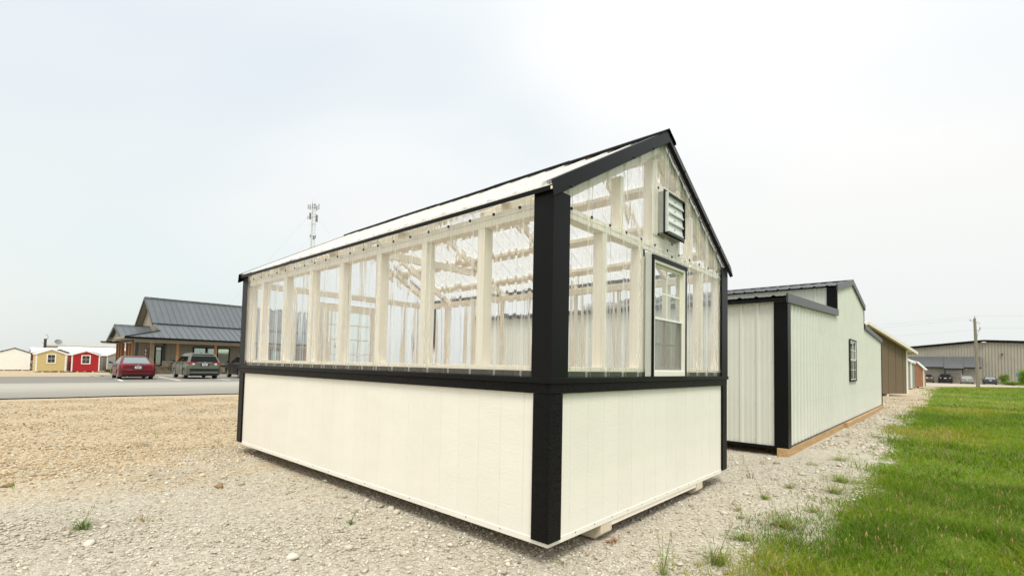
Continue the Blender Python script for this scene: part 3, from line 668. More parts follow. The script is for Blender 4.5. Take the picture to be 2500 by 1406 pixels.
# --- lower wall: siding boards with grooves
bd = .2008; zb0, zb1 = .158, 1.045
nb = 25; stp = GL/nb
me_side = MB().box(-.009, .009,   .0008, stp-.0008, zb0, zb1).mesh('siding_board', M['siding'])
for k in range(nb):
    inst('siding_board', me_side, (.009, k*stp, 0), gh); inst('siding_board', me_side, (GW-.009, k*stp, 0), gh)
nb = 15; stp = (GW-.04)/nb
me_gab = MB().box(.0008, stp-.0008, -.009, .009, zb0, zb1).mesh('siding_board', M['siding'])
for k in range(nb):
    inst('siding_board', me_gab, (.02+k*stp, .009, 0), gh); inst('siding_board', me_gab, (.02+k*stp, GL-.009, 0), gh)
for sx0, sx1 in ((.019, .024), (GW-.024, GW-.019)): box('sheathing', M['siding'], gh, sx0, sx1, .025, GL-.025, .16, 1.12)
for sy0, sy1 in ((.019, .024), (GL-.024, GL-.019)): box('sheathing', M['siding'], gh, .025, GW-.025, sy0, sy1, .16, 1.12)
# skirt, floor, skids
box('skirt_board', M['siding'], gh, -.004, .03, -.004, GL+.004, .118, .1575, bevel=.003); box('skirt_board', M['siding'], gh, GW-.03, GW+.004, -.004, GL+.004, .118, .1575, bevel=.003)
box('skirt_board', M['siding'], gh, .0305, GW-.0305, -.0035, .03, .118, .1572, bevel=.003); box('skirt_board', M['siding'], gh, .0305, GW-.0305, GL-.03, GL+.0035, .118, .1572, bevel=.003)
box('floor_deck', M['floor'], gh, .032, GW-.032, .032, GL-.032, .122, .152)
box('floor_joist', M['cream_wood'], gh, .745, 2.29, .004, .042, .086, .1175); box('floor_joist', M['cream_wood'], gh, .745, 2.29, GL-.042, GL-.004, .086, .1175)
for sx in (.60, 2.30):
    b = MB(); pr = [(-.001, .1176), (-.001, .055), (.055, .012), (GL-.055, .012), (GL+.001, .055), (GL+.001, .1176)]
    b.prism(pr, 0, sx, sx+.14); b.build('skid', M['old_wood'], gh, bevel=.003)
# --- trims
def black(name, *a, mat='black_metal', bevel=.003): return box(name, M[mat], gh, *a, bevel=bevel)
T = .021
for (cx, dx) in ((0, 1), (GW, -1)):
    for (cy, dy) in ((0, 1), (GL, -1)):
        o1 = MB().box(cx-dx*T, cx+dx*.105, cy-dy*T, cy-dy*.0005, .148, 1.0295).build('corner_board', M['black_wood'], gh, bevel=.002)
        MB().box(cx-dx*T, cx-dx*.0005, cy, cy+dy*.115, .148, 1.0295).build('corner_board', M['black_wood'], gh, bevel=.002)
        b = MB(); t2 = .027; zt = roofz(0)-.045
        b.prism([(cx-dx*t2, cy-dy*t2), (cx+dx*.145, cy-dy*t2), (cx+dx*.145, cy-dy*(t2-.004)), (cx-dx*(t2-.004), cy-dy*(t2-.004)), (cx-dx*(t2-.004), cy+dy*.128), (cx-dx*t2, cy+dy*.128)], 2, 1.1285, zt)
        b.build('corner_trim', M['black_metal'], gh)
for yy, s in ((0, -1), (GL, 1)):
    black('band_board', -T, GW+T, yy+s*.0005, yy+s*(T+.001), 1.031, 1.0935, mat='black_wood', bevel=.002)
    b = MB(); b.prism([(yy+s*.0, 1.1335), (yy+s*.034, 1.1275), (yy+s*.034, 1.0945), (yy+s*.0, 1.0945)], 0, -.034, GW+.034); b.build('sill_flashing', M['black_metal'], gh, bevel=.0015)
for xx, s in ((0, -1), (GW, 1)):
    black('band_board', xx+s*.0005, xx+s*T, .0008, GL-.0008, 1.0305, 1.0932, mat='black_wood', bevel=.002)
    b = MB(); b.prism([(xx+s*.0, 1.1332), (xx+s*.034, 1.1272), (xx+s*.034, 1.094), (xx+s*.0, 1.094)], 1, .0005, .62); b.build('sill_flashing', M['black_metal'], gh, bevel=.0015)
    b = MB(); b.prism([(xx+s*.0, 1.1326), (xx+s*.0325, 1.1266), (xx+s*.0325, 1.0945), (xx+s*.0, 1.0945)], 1, .622, GL-.0005); b.build('sill_flashing', M['black_metal'], gh, bevel=.0015)
# eave strips, rakes, ridge cap
for sgn in (-1, 1):
    xe = GW/2+sgn*GW/2; zz = roofz(0)
    b = MB(); b.prism([(xe+sgn*.03, zz-.018), (xe+sgn*.058, zz-.034), (xe+sgn*.058, zz-.062), (xe+sgn*.054, zz-.062), (xe+sgn*.054, zz-.038), (xe+sgn*.03, zz-.024)], 1, -.02, GL+.02); b.build('eave_trim', M['black_metal'], gh)
    for yy, s in ((0, -1), (GL, 1)):
        b = MB(); xa, xb = GW/2+sgn*.002, GW/2+sgn*(GW/2+EX+.012); za, zb = RZ+.028, RZ+.028-RISE*(GW/2+EX+.012)
        q = lambda x_, z_: [(x_, yy-s*.03, z_), (x_, yy-s*.03, z_+.004), (x_, yy+s*.045, z_+.004), (x_, yy+s*.066, z_-.098), (x_, yy+s*.036, z_-.108), (x_, yy+s*.036, z_-.112), (x_, yy+s*.071, z_-.100), (x_, yy+s*.049, z_+.000), (x_, yy+s*.045, z_)]
        A = q(xa, za); B = q(xb, zb)
        pa = [A[1], A[2], A[3], A[4], A[5], A[6], A[7]]; pb = [B[1], B[2], B[3], B[4], B[5], B[6], B[7]]
        # folded sheet: roof flange, slanting face, return hem
        def strip(path_a, path_b):
            n = len(path_a); v = path_a+path_b; b.add(v, [(i_, i_+1, n+i_+1, n+i_) for i_ in range(n-1)])
        strip([A[1], A[2], A[3], A[4]], [B[1], B[2], B[3], B[4]])
        o_ = b.build('rake_trim', M['black_metal'], gh); md = o_.modifiers.new('sheet', 'SOLIDIFY'); md.thickness = .003
seg = (GL+.12)/5
for k in range(5):
    for sgn in (-1, 1):
        y0 = -.06+k*seg; y1 = y0+seg+.02; dz = .004*(k % 2)
        b = MB(); q = [(GW/2-.001*sgn, RZ+.050+dz), (GW/2+sgn*.135, RZ+.050+dz-.135*RISE), (GW/2+sgn*.135, RZ+.044+dz-.135*RISE-.016), (GW/2+sgn*.131, RZ+.044+dz-.135*RISE), (GW/2-.001*sgn, RZ+.045+dz)]
        b.prism(q, 1, y0, y1); b.build('ridge_cap', M['black_metal'], gh)
# --- screws
me_sc = MB().cyl((0, 0, 0), (0, 0, .006), .0115, .010, 8).mesh('screw', M['black_rubber'])
for k in range(21):
    y_ = .25+.235*k
    if y_ < GL-.1: inst('screw', me_sc, (-.0235, y_, 2.216), gh, (0, -R(90), 0))
for k in range(13):
    x_ = .16+.235*k
    inst('screw', me_sc, (x_, -.0235, 2.20), gh, (R(90), 0, 0))
    if .2 < x_ < 2.9 and not 1.3 < x_ < 1.9: inst('screw', me_sc, (x_, -.009, 1.146), gh, (R(90), 0, 0))
for x_, z_ in ((1.39, 2.69), (1.39, 2.30), (1.66, 2.27), (1.66, 2.16)): inst('screw', me_sc, (x_, -.024, z_), gh, (R(90), 0, 0))
for sgn in (-1, 1):
    for t_ in ((.3, .62, 1.42) if sgn < 0 else (.3, .6, .9, 1.2, 1.45)):
        x_ = GW/2+sgn*t_; inst('screw', me_sc, (x_, -.0665, RZ+.028-RISE*t_-.092), gh, (R(90), 0, 0))
me_nl = MB().cyl((0, 0, 0), (0, 0, .002), .004, .004, 6).mesh('nail', M['black_rubber'])
for k in range(16): inst('nail', me_nl, (-.0042, .06+.325*k, .146), gh, (0, -R(90), 0))
for k in range(14): inst('nail', me_nl, (.06+.225*k, -.0037, .146), gh, (R(90), 0, 0))
# --- window in the gable
win = bpy.data.objects.new('window', None); col.objects.link(win); win.parent = gh
WX0, WX1, WZ0, WZ1 = 1.318, 1.945, 1.134, 2.085
b = MB(); b.box(WX0-.022, WX0-.001, -.034, -.006, WZ0, WZ1+.001); b.build('trim', M['black_metal'], win)
b = MB(); b.box(WX1+.001, WX1+.022, -.034, -.006, WZ0, WZ1+.001); b.build('trim', M['black_metal'], win)
b = MB(); b.box(WX0-.03, WX1+.03, -.037, -.006, WZ1+.002, WZ1+.034); b.build('trim', M['black_metal'], win)
b = MB(); b.box(1.19, WX0-.03, -.022, -.018, 1.134, WZ1+.035); b.build('flashing', M['pale_flash'], win)
def frame_obj(name, mat, parent, x0, x1, y0, y1, z0, z1, t_, tb=None):
    tb = tb or t_; b = MB(); b.box(x0, x0+t_, y0, y1, z0, z1); b.box(x1-t_, x1, y0, y1, z0, z1); b.box(x0+t_, x1-t_, y0+.0005, y1-.0005, z1-t_, z1); b.box(x0+t_, x1-t_, y0+.0005, y1-.0005, z0, z0+tb)
    return b.build(name, mat, parent)
fr = frame_obj('window_frame', M['vinyl'], win, WX0, WX1, -.028, .055, WZ0, WZ1, .022, .034)
ZM = 1.612
for nm, z0, z1, y0, y1 in (('upper_sash', ZM-.01, WZ1-.027, -.002, .018), ('lower_sash', WZ0+.036, ZM+.022, .020, .040)):
    sa = frame_obj(nm, M['vinyl'], win, WX0+.027, WX1-.027, y0, y1, z0, z1, .019)
    xa, xb = WX0+.047, WX1-.047; za, zb = z0+.020, z1-.020; ym = (y0+y1)/2
    sx = (xa+xb)/2; sz = (za+zb)/2
    MB().box(sx-.007, sx+.007, ym-.004, ym+.004, za, zb).build('muntin', M['vinyl'], sa)
    MB().box(xa, sx-.0075, ym-.0035, ym+.0035, sz-.007, sz+.007).build('muntin', M['vinyl'], sa); MB().box(sx+.0075, xb, ym-.0035, ym+.0035, sz-.007, sz+.007).build('muntin', M['vinyl'], sa)
    for (pa, pb) in ((xa, sx-.0075), (sx+.0075, xb)):
        for (qa, qb) in ((za, sz-.0075), (sz+.0075, zb)): MB().box(pa, pb, ym-.0015, ym+.0015, qa, qb).build('pane', M['pane'], sa)
scn = frame_obj('screen_frame', M['white_vinyl'], win, WX0+.028, WX1-.028, -.016, -.006, WZ0+.036, ZM+.005, .016)
MB().add([(WX0+.044, -.011, WZ0+.05), (WX1-.044, -.011, WZ0+.05), (WX1-.044, -.011, ZM-.01), (WX0+.044, -.011, ZM-.01)], [(0, 1, 2, 3)]).build('insect_screen', M['screen'], scn)
# --- gable vent with louvres
vent = bpy.data.objects.new('gable_vent', None); col.objects.link(vent); vent.parent = gh
VX0, VX1, VZ0, VZ1 = 1.455, 1.848, 2.33, 2.68
MB().box(VX0-.012, VX1+.012, -.052, -.046, VZ1-.004, VZ1+.012).build('frame_rail', M['black_metal'], vent); MB().box(VX0-.012, VX1+.012, -.052, -.046, VZ0-.014, VZ0+.006).build('frame_rail', M['black_metal'], vent)
MB().box(VX0-.012, VX0+.012, -.0525, -.046, VZ0+.0062, VZ1-.0042).build('frame_rail', M['black_metal'], vent); MB().box(VX1-.02, VX1+.012, -.0525, -.046, VZ0+.0062, VZ1-.0042).build('frame_rail', M['black_metal'], vent)
b = MB(); b.box(VX0, VX0+.018, -.0455, .06, VZ0, VZ1); b.box(VX1-.018, VX1, -.0455, .06, VZ0, VZ1); b.box(VX0+.018, VX1-.018, -.045, .0595, VZ1-.015, VZ1); b.box(VX0+.018, VX1-.018, -.045, .0595, VZ0, VZ0+.015); b.build('housing', M['galv'], vent)
for yq in (-.075,):
    b = MB(); b.box(VX0+.012, VX0+.024, yq, -.053, VZ0+.006, VZ1-.006); b.build('flange', M['vent_grey'], vent); b = MB(); b.box(VX0+.0245, VX1-.03, yq+.002, -.053, VZ0-.006, VZ0+.010); b.build('flange', M['dark_metal'], vent)
    b = MB(); b.box(VX0+.0245, VX1-.03, yq, -.053, VZ1-.016, VZ1-.006); b.build('flange', M['dark_metal'], vent); b = MB(); b.box(VX1-.030, VX1-.022, yq+.001, -.053, VZ0+.011, VZ1-.0165); b.build('flange', M['black_metal'], vent)
nl = 4; lh = (VZ1-VZ0-.032)/nl
for k in range(nl):
    z0 = VZ0+.016+k*lh; b = MB()
    b.hexa([(VX0+.026, -.060, z0+.004), (VX1-.032, -.060, z0+.004), (VX1-.032, -.057, z0+.004), (VX0+.026, -.057, z0+.004)], [(VX0+.026, -.050, z0+lh-.001), (VX1-.032, -.050, z0+lh-.001), (VX1-.032, -.047, z0+lh-.001), (VX0+.026, -.047, z0+lh-.001)])
    lv = b.build('louvre', M['vent_grey'], vent)
    MB().box(VX0+.026, VX1-.032, -.066, -.0605, z0+.004, z0+.016).build('louvre_lip', M['vent_grey'], lv)
    for xx in (VX0+.19,):
        MB().box(xx-.004, xx+.004, -.0615, -.056, z0+lh*.45, z0+lh*.45+.008).build('rivet', M['dark_metal'], lv)
# --- door in the far gable
door = box('door', M['cream_wood'], gh, 1.08, 1.97, GL-.045, GL-.003, .16, 1.12)
b = MB(); b.box(1.08, 1.20, GL-.0445, GL-.004, 1.121, 2.06); b.box(1.85, 1.97, GL-.0445, GL-.004, 1.121, 2.06); b.box(1.2005, 1.8495, GL-.044, GL-.0045, 1.95, 2.06); b.box(1.2005, 1.8495, GL-.044, GL-.0045, 1.121, 1.18); b.build('door_frame', M['cream_wood'], door)
for a in (1.405, 1.63): MB().box(a, a+.018, GL-.035, GL-.015, 1.181, 1.949).build('muntin', M['cream_wood'], door)
for z_ in (1.305, 1.525, 1.745):
    for a, c_ in ((1.201, 1.4045), (1.4235, 1.6295), (1.6485, 1.849)): MB().box(a, c_, GL-.034, GL-.016, z_, z_+.016).build('muntin', M['cream_wood'], door)
MB().box(1.201, 1.849, GL-.013, GL-.009, 1.182, 1.948).build('pane', M['pane'], door)
# ================================================================== WHITE RAISED-CENTRE BARN (right of the greenhouse)
BY, BD = -.08, 6.2
BP = [(5.35, 2.25), (9.5, 2.43), (9.5, 2.97), (11.62, 3.36), (13.75, 2.98), (13.75, 2.46), (18.2, 2.29)]
def bz(x, side=0):
    xs_ = [5.35, 9.5-1e-4, 9.5+1e-4, 11.62, 13.75-1e-4, 13.75+1e-4, 18.2]; return float(np.interp(x, xs_, [p[1] for p in BP]))
barn = thing('metal_barn', 'white ribbed steel barn with raised centre roof and black trim', 'barn', (5.35, -.08, 0))
BN = BY
bounds = [5.36+.916*k for k in range(5)]+[9.498]
def wall_run(a, b_, step, fn):
    q = a
    while q < b_-.05: fn(q, min(q+step, b_)); q += step
def gpan(a, b_): corr('wall_panel', M['white_metal'], barn, a, b_-.0006, lambda q: .128, lambda q: bz(min(max(q, a+2e-4), b_-2e-4))-.02, lambda q, t_, of: (q, BN-of, t_), th=.0012, p=.229, ph=5.44, extra=(11.62,))
for a, b_ in ((5.36, 9.5), (9.502, 13.748), (13.752, 18.19)): wall_run(a, b_, .916, gpan)
for xf, s, zt in ((5.35, -1, 2.24), (18.2, 1, 2.28)):
    wall_run(BN+.01, BN+BD, .916, lambda a, b_: corr('side_panel', M['white_metal'], barn, a, b_-.0006, lambda q: .128, lambda q: zt-.012, lambda q, t_, of: (xf+s*of, q, t_), th=.0012, p=.229, ph=.06))
for xf, s, z0, z1 in ((9.5, -1, 2.43, 2.965), (13.75, 1, 2.46, 2.975)):
    wall_run(BN+.01, BN+BD, .916, lambda a, b_: corr('clerestory_panel', M['white_metal'], barn, a, b_-.0006, lambda q: z0+.02, lambda q: z1-.012, lambda q, t_, of: (xf+s*of, q, t_), th=.0012, p=.229, ph=.06))
MB().prism([(5.40, .13), (18.15, .13), (18.15, 2.22), (13.7, 2.40), (13.7, 2.9), (11.62, 3.28), (9.55, 2.9), (9.55, 2.36), (5.40, 2.19)], 1, BN+.03, BN+BD-.02).build('inner_frame', M['timber'], barn)
box('back_wall', M['white_metal'], barn, 5.37, 18.18, BN+BD-.015, BN+BD, .13, 2.2)
# roofs
for xa, za, xb, zb in ((5.27, 2.246, 9.496, 2.432), (11.62, 3.362, 9.40, 2.954), (11.62, 3.362, 13.85, 2.966), (18.28, 2.288, 13.754, 2.462)):
    ln = math.hypot(xb-xa, zb-za); dx, dz = (xb-xa)/ln, (zb-za)/ln; nx_, nz_ = -dz, dx
    if nz_ < 0: nx_, nz_ = -nx_, -nz_
    wall_run(BN-.02, BN+BD+.03, .916, lambda a, b_: corr('roof_panel', M['dark_metal'], barn, a, b_-.0006, lambda q: 0., lambda q: ln, lambda q, t_, of: (xa+dx*t_+nx_*(of+.012), q, za+dz*t_+nz_*(of+.012)), th=.0012, p=.229, ph=.06))
    b = MB(); b.hexa([(xa, BN-.048, za-.085), (xb, BN-.048, zb-.085), (xb, BN-.022, zb-.085), (xa, BN-.022, za-.085)], [(xa, BN-.048, za+.044), (xb, BN-.048, zb+.044), (xb, BN-.022, zb+.044), (xa, BN-.022, za+.044)]); b.build('rake_trim', M['dark_metal'], barn)
b = MB(); b.prism([(11.45, 3.362), (11.62, 3.40), (11.79, 3.362), (11.79, 3.368), (11.62, 3.407), (11.45, 3.368)], 1, BN-.05, BN+BD+.05); b.build('ridge_cap', M['black_metal'], barn)
for xe, s, z_ in ((5.27, -1, 2.24), (18.28, 1, 2.28)): box('eave_trim', M['black_metal'], barn, xe-.004, xe+.03, BN-.02, BN+BD, z_-.055, z_-.006)
# corner trims
for cx, dx in ((5.35, 1), (18.2, -1)):
    zt = 2.2
    b = MB(); b.prism([(cx-dx*.027, BN-.03), (cx+dx*.15, BN-.03), (cx+dx*.15, BN-.02), (cx-dx*.018, BN-.02), (cx-dx*.018, BN+.15), (cx-dx*.027, BN+.15)], 2, .112, zt-.02); b.build('corner_trim', M['black_metal'], barn)
for cx, dx, z0, z1 in ((9.5, 1, 2.44, 2.95), (13.75, -1, 2.47, 2.96)):
    b = MB(); b.prism([(cx-dx*.027, BN-.026), (cx+dx*.04, BN-.026), (cx+dx*.04, BN-.02), (cx-dx*.018, BN-.02), (cx-dx*.018, BN+.16), (cx-dx*.027, BN+.16)], 2, z0, z1); b.build('corner_trim', M['black_metal'], barn)
box('base_trim', M['black_metal'], barn, 5.318, 5.334, BN+.01, BN+BD, .09, .132); box('base_trim', M['dark_metal'], barn, 5.36, 18.19, BN-.024, BN-.0185, .113, .134)
for a, c_, dy in ((5.31, 10.2, 0), (10.24, 16.4, -.06), (16.44, 18.25, -.03)):
    box('skid', M['timber'], barn, a, c_, BN-.025+dy, BN+.115+dy, -.012, .111, bevel=.005)
box('skid', M['timber'], barn, 5.31, 18.2, 2.4, 2.54, -.012, .111)
# screws: three rows of tiny heads
b = MB()
for z_ in (.72, 1.32, 1.92):
    x_ = 5.55
    while x_ < 18.1:
        if not (10.95 < x_ < 12.2 and .9 < z_ < 2.05): b.box(x_-.005, x_+.005, BN-.0225, BN-.018, z_-.005, z_+.005)
        x_ += .229
b.build('screw_row', M['galv'], barn, kind='stuff')
b = MB()
for z_ in (.72, 1.32, .19, 2.1):
    y_ = .1
    while y_ < 5.8:
        b.box(5.327, 5.332, y_-.005, y_+.005, z_-.005, z_+.005); y_ += .229
b.build('screw_row', M['galv'], barn, kind='stuff')
def gable_window(parent, x0, x1, yf, z0, z1, trim, frame, pane, cols=2, rows=2, tw=.05, proud=.03, tname='window', upper=None):
    """double-hung window in a wall that faces -Y; parts: trim pieces, frame, muntins, panes"""
    wn = frame_obj(tname, trim, parent, x0-tw, x1+tw, yf-proud, yf-.001, z0-tw, z1+tw, tw)
    zm = (z0+z1)/2
    frame_obj('sash', frame, wn, x0+.0005, x1-.0005, yf-proud*.7, yf-.004, zm+.012, z1-.0005, .02); frame_obj('sash', frame, wn, x0+.0005, x1-.0005, yf-proud*.5, yf-.004, z0+.0005, zm+.011, .02)
    for a, c_ in ((z0+.03, zm-.018), (zm+.041, z1-.03)):
        for k in range(1, cols):
            xx = x0+(x1-x0)*k/cols; MB().box(xx-.006, xx+.006, yf-.014, yf-.008, a, c_).build('muntin', frame, wn)
        for k in range(1, rows):
            zz = a+(c_-a)*k/rows; MB().box(x0+.03, x1-.03, yf-.013, yf-.0085, zz-.006, zz+.006).build('muntin', frame, wn)
        MB().box(x0+.029, x1-.029, yf-.0075, yf-.005, a, c_).build('pane', pane if not (upper and a > zm) else upper, wn)
    return wn
gable_window(barn, 11.12, 12.06, BN-.016, 1.02, 1.93, M['black_metal'], M['white_vinyl'], M['dark_glass'], 2, 2, .035, .024, upper=M['office_glass'])

# ================================================================== GENERIC GABLE SHED
def shed(name, label, cat, loc, rz, w_, d_, hw, rise, wall, trim, roof, window=None, over=.07, group=None, skid='old_wood', grooves=0, door=None, tw=.09, fascia=None):
    """local frame: front gable faces -Y, x centred, ground z=0"""
    o = thing(name, label, cat, loc, rz, group); ORG[o.name] = (0, 0, 0); z0 = .12; hx = w_/2
    pent = [(-hx, z0), (hx, z0), (hx, hw), (0, hw+rise), (-hx, hw)]
    MB().prism(pent, 1, 0, .03).build('front_wall', wall, o); MB().prism(pent, 1, d_-.03, d_).build('back_wall', wall, o)
    for s in (-1, 1): MB().box(s*hx, s*(hx-.03), .0305, d_-.0305, z0, hw-.002).build('side_wall', wall, o)
    for s in (-1, 1):
        sl = rise/hx; xe = hx+over; b = MB()
        b.prism([(0, hw+rise+.004), (s*xe, hw-sl*over+.004), (s*xe, hw-sl*over+.044), (0, hw+rise+.044)], 1, -over, d_+over); b.build('roof_slope', roof, o)
        b = MB(); b.prism([(s*.001, hw+rise-.10), (s*(xe-.002), hw-sl*over-.10), (s*(xe-.002), hw-sl*over+.002), (s*.001, hw+rise+.002)], 1, -over+.002, -over+.03); b.build('rake_board', fascia or trim, o)
        MB().box(s*(hx+over-.032), s*(hx+over-.004), -over+.031, d_+over-.01, hw-sl*over-.09, hw-sl*over+.001).build('fascia', fascia or trim, o)
        MB().box(s*(hx+.012), s*(hx-tw), -.014, -.001, z0-.004, hw-.02).build('corner_board', trim, o); MB().box(s*(hx+.012), s*(hx+.001), 0, tw, z0-.004, hw-.02).build('corner_board', trim, o)
        MB().box(s*hx*.55-.07, s*hx*.55+.07, 0.02, d_-.02, -.03, z0-.001).build('skid', M[skid], o)
    for k in range(grooves):
        xx = -hx+w_*(k+1)/(grooves+1); zt = hw+rise*(1-abs(xx)/hx)-.11; MB().box(xx-.008, xx+.008, -.004, -.0005, z0+.005, zt).build('batten', wall, o)
    if window:
        x0, x1, za, zb = window[:4]; gable_window(o, x0, x1, -.001, za, zb, trim, M['white_vinyl'], M['dark_glass'], 2, 2, .07, .03)
    return o
# ---- brown shed beyond the barn, its gable turned a little towards the grass
aR = math.atan2(.97, -1.64)           # direction from the near right corner along the gable
bw = 6.4
rzb = math.atan2(.97, -1.64)+math.pi  # local +x runs back towards the near right corner
cxb, cyb = 30.75+math.cos(aR)*bw/2, -.16+math.sin(aR)*bw/2
sb = shed('brown_shed', 'dark brown panelled shed with cream trim behind the white barn', 'shed', (cxb, cyb, 0), rzb, bw, 5.5, 2.42, 1.32, M['brown_siding'], M['cream_trim'], M['cream_trim'], over=.32, tw=.11)
for k in range(12):
    xx = bw/2-.36-.52*k
    if xx < -bw/2: break
    MB().box(xx-.012, xx+.012, -.006, -.0005, .13, 2.42+1.32*(1-abs(xx)/(bw/2))-.2).build('batten', pm('brown_batten', (.10, .068, .04), .6) if k == 0 else bpy.data.materials['brown_batten'], sb)
shed('garden_shed', 'narrow glimpse of grey blue shed between brown and terracotta sheds', 'shed', (45.2, 1.52, h(45, 1)), -R(90), 2.44, 3.6, 2.12, .80, M['blue_siding'], M['cream_trim'], M['white_roof'], over=.10)
# ---- terracotta gambrel shed
def gambrel(label, loc, rz, w_, d_):
    o = thing('gambrel_shed', label, 'shed', loc, rz); ORG[o.name] = (0, 0, 0); hx = w_/2; z0 = .12
    pts = [(-hx, z0), (hx, z0), (hx, 1.72), (hx*.62, 2.22), (0, 2.46), (-hx*.62, 2.22), (-hx, 1.72)]
    MB().prism(pts, 1, 0, .03).build('front_wall', M['terracotta'], o); MB().prism(pts, 1, d_-.03, d_).build('back_wall', M['terracotta'], o)
    for s in (-1, 1):
        MB().box(s*hx, s*(hx-.03), .0305, d_-.0305, z0, 1.715).build('side_wall', M['terracotta'], o)
        for (xa, za, xb, zb) in ((0, 2.47, hx*.62, 2.23), (hx*.62, 2.235, hx+.13, 1.55)):
            MB().prism([(s*xa, za), (s*xb, zb), (s*(xb+.012), zb+.05), (s*xa, za+.055)], 1, -.1, d_+.1).build('roof_slope', M['white_roof'], o)
            MB().prism([(s*xa, za-.08), (s*xb, zb-.08), (s*xb, zb-.002), (s*xa, za-.002)], 1, -.098, -.07).build('rake_board', M['cream_trim'], o)
        MB().box(s*(hx+.012), s*(hx-.08), -.013, -.001, z0-.003, 1.7).build('corner_board', M['cream_trim'], o)
        MB().box(s*hx*.55-.07, s*hx*.55+.07, .02, d_-.02, -.03, z0-.001).build('skid', M['timber'], o)
    for k in range(7): xx = -hx+w_*(k+1)/8; MB().box(xx-.006, xx+.006, -.004, -.0005, z0+.01, 1.7+.2*(abs(xx) < hx*.7)).build('batten', M['terracotta'], o)
gambrel('terracotta barn roofed shed, last in the row of sheds', (51.6, 1.0, h(51.6, 1)), -R(90), 2.44, 3.6)

# ================================================================== TAN WAREHOUSE on the right horizon
wx = 126.; wg = h(126, -5)
wh = thing('warehouse', 'long tan ribbed steel warehouse with dark roof edge and porch', 'building', (126, -5, wg))
def whz(y): return float(np.interp(y, [-45, -6.78, 3.8, 30], [5.5, 7.66, 6.5, 3.7]))
def wpan(a, b_): corr('wall_panel', M['warehouse'], wh, a, b_-.002, lambda q: wg, lambda q: whz(q)-.1, lambda q, t_, of: (wx-of*4, q, t_), th=.002, p=.42, ph=.1, extra=(-6.78, 3.8))
wall_run(-17., 8., 1.26, wpan)
b = MB(); b.prism([(-45, wg), (-17.01, wg), (-17.01, whz(-17)-.1), (-45, 5.4)], 0, wx, wx+.1); b.build('wall', M['warehouse'], wh); b = MB(); b.prism([(8.22, wg), (30, wg), (30, 3.6), (8.22, whz(8.2)-.1)], 0, wx, wx+.1); b.build('wall', M['warehouse'], wh)
for ya, yb in ((-45, -6.78), (-6.78, 30)):
    b = MB(); za, zb = whz(ya), whz(yb); b.hexa([(wx-.35, ya, za-.02), (wx+26, ya, za-.02), (wx+26, yb, zb-.02), (wx-.35, yb, zb-.02)], [(wx-.35, ya, za+.16), (wx+26, ya, za+.16), (wx+26, yb, zb+.16), (wx-.35, yb, zb+.16)]); b.build('roof_slope', M['ware_roof'], wh)
    b = MB(); b.hexa([(wx-.38, ya, za-.26), (wx-.352, ya, za-.26), (wx-.352, yb, zb-.26), (wx-.38, yb, zb-.26)], [(wx-.38, ya, za+.18), (wx-.352, ya, za+.18), (wx-.352, yb, zb+.18), (wx-.38, yb, zb+.18)]); b.build('rake_trim', M['black_metal'], wh)
# porch: enclosed lean-to with dipped entry canopy
px_ = 123.6
for a, b_ in ((-6.15, -3.75), (-1.15, 4.2)): wall_run(a, b_, 1.26, lambda q, r: corr('porch_panel', M['warehouse'], wh, q, r-.002, lambda s: wg, lambda s: 2.75, lambda s, t_, of: (px_-of*2, s, t_), th=.002, p=.42, ph=.1))
box('entry_wall', M['warehouse'], wh, px_, px_+.1, -3.75, -1.15, wg, 2.8); box('porch_end', M['warehouse'], wh, px_+.02, wx-.02, -6.13, -6.05, wg, 2.75)
def wroof(ya, yb, xe, ze):
    b = MB(); n_ = 0; zt = 4.62
    b.hexa([(wx-.04, ya, zt-.08), (xe, ya, ze-.06), (xe, yb, ze-.06), (wx-.04, yb, zt-.08)], [(wx-.04, ya, zt), (xe, ya, ze+.04), (xe, yb, ze+.04), (wx-.04, yb, zt)]); o_ = b.build('porch_roof', M['ware_roof'], wh)
    q = ya+.2
    while q < yb: MB().beam((wx-.06, q, zt+.02), (xe, q, ze+.06), .05, .05).build('roof_rib', M['ware_roof'], o_); q += .42
    box('gutter', M['black_metal'], wh, xe-.06, xe-.005, ya, yb, ze-.13, ze+.03)
wroof(-6.3, -3.86, 122.9, 2.52); wroof(-3.84, -1.06, 122.3, 2.28); wroof(-1.04, 4.6, 122.9, 2.50)
for a in (-3.46, -2.495):
    d_ = box('door', M['warehouse'], wh, px_-.05, px_-.002, a, a+.95, wg+.02, 1.6)
    box('handle', M['dark_metal'], d_, px_-.09, px_-.051, -2.62 if a < -3 else -2.42, -2.60 if a < -3 else -2.40, .3, .5)
box('door_gap', M['white_paint'], wh, px_-.055, px_-.003, -2.508, -2.497, wg+.02, 1.6)
box('door_frame', M['white_paint'], wh, px_-.06, px_-.003, -3.55, -3.465, wg+.02, 1.7); box('door_frame', M['white_paint'], wh, px_-.06, px_-.003, -1.54, -1.455, wg+.02, 1.7); box('door_frame', M['white_paint'], wh, px_-.06, px_-.003, -3.463, -1.542, 1.605, 1.70)
for a in (-3.7, -1.2): MB().beam((122.4, a, 2.1), (px_-.06, a, 1.3), .1, .1).build('brace', M['black_metal'], wh)
MB().prism([(-9.35, 5.0), (-9.0, 5.0), (-9.05, 5.2), (-9.3, 5.2)], 0, wx-.35, wx-.06).build('wall_lamp', M['dark_metal'], wh)
MB().prism([(-4.5, 2.1), (-4.0, 2.1), (-4.05, 2.3), (-4.45, 2.3)], 0, px_-.3, px_-.045).build('wall_lamp', M['galv'], wh)
MB().prism([(-7.1, 7.30), (-6.4, 7.30), (-6.5, 7.44), (-7.0, 7.44)], 0, wx-.7, wx-.39).build('ridge_lamp', M['white_paint'], wh)
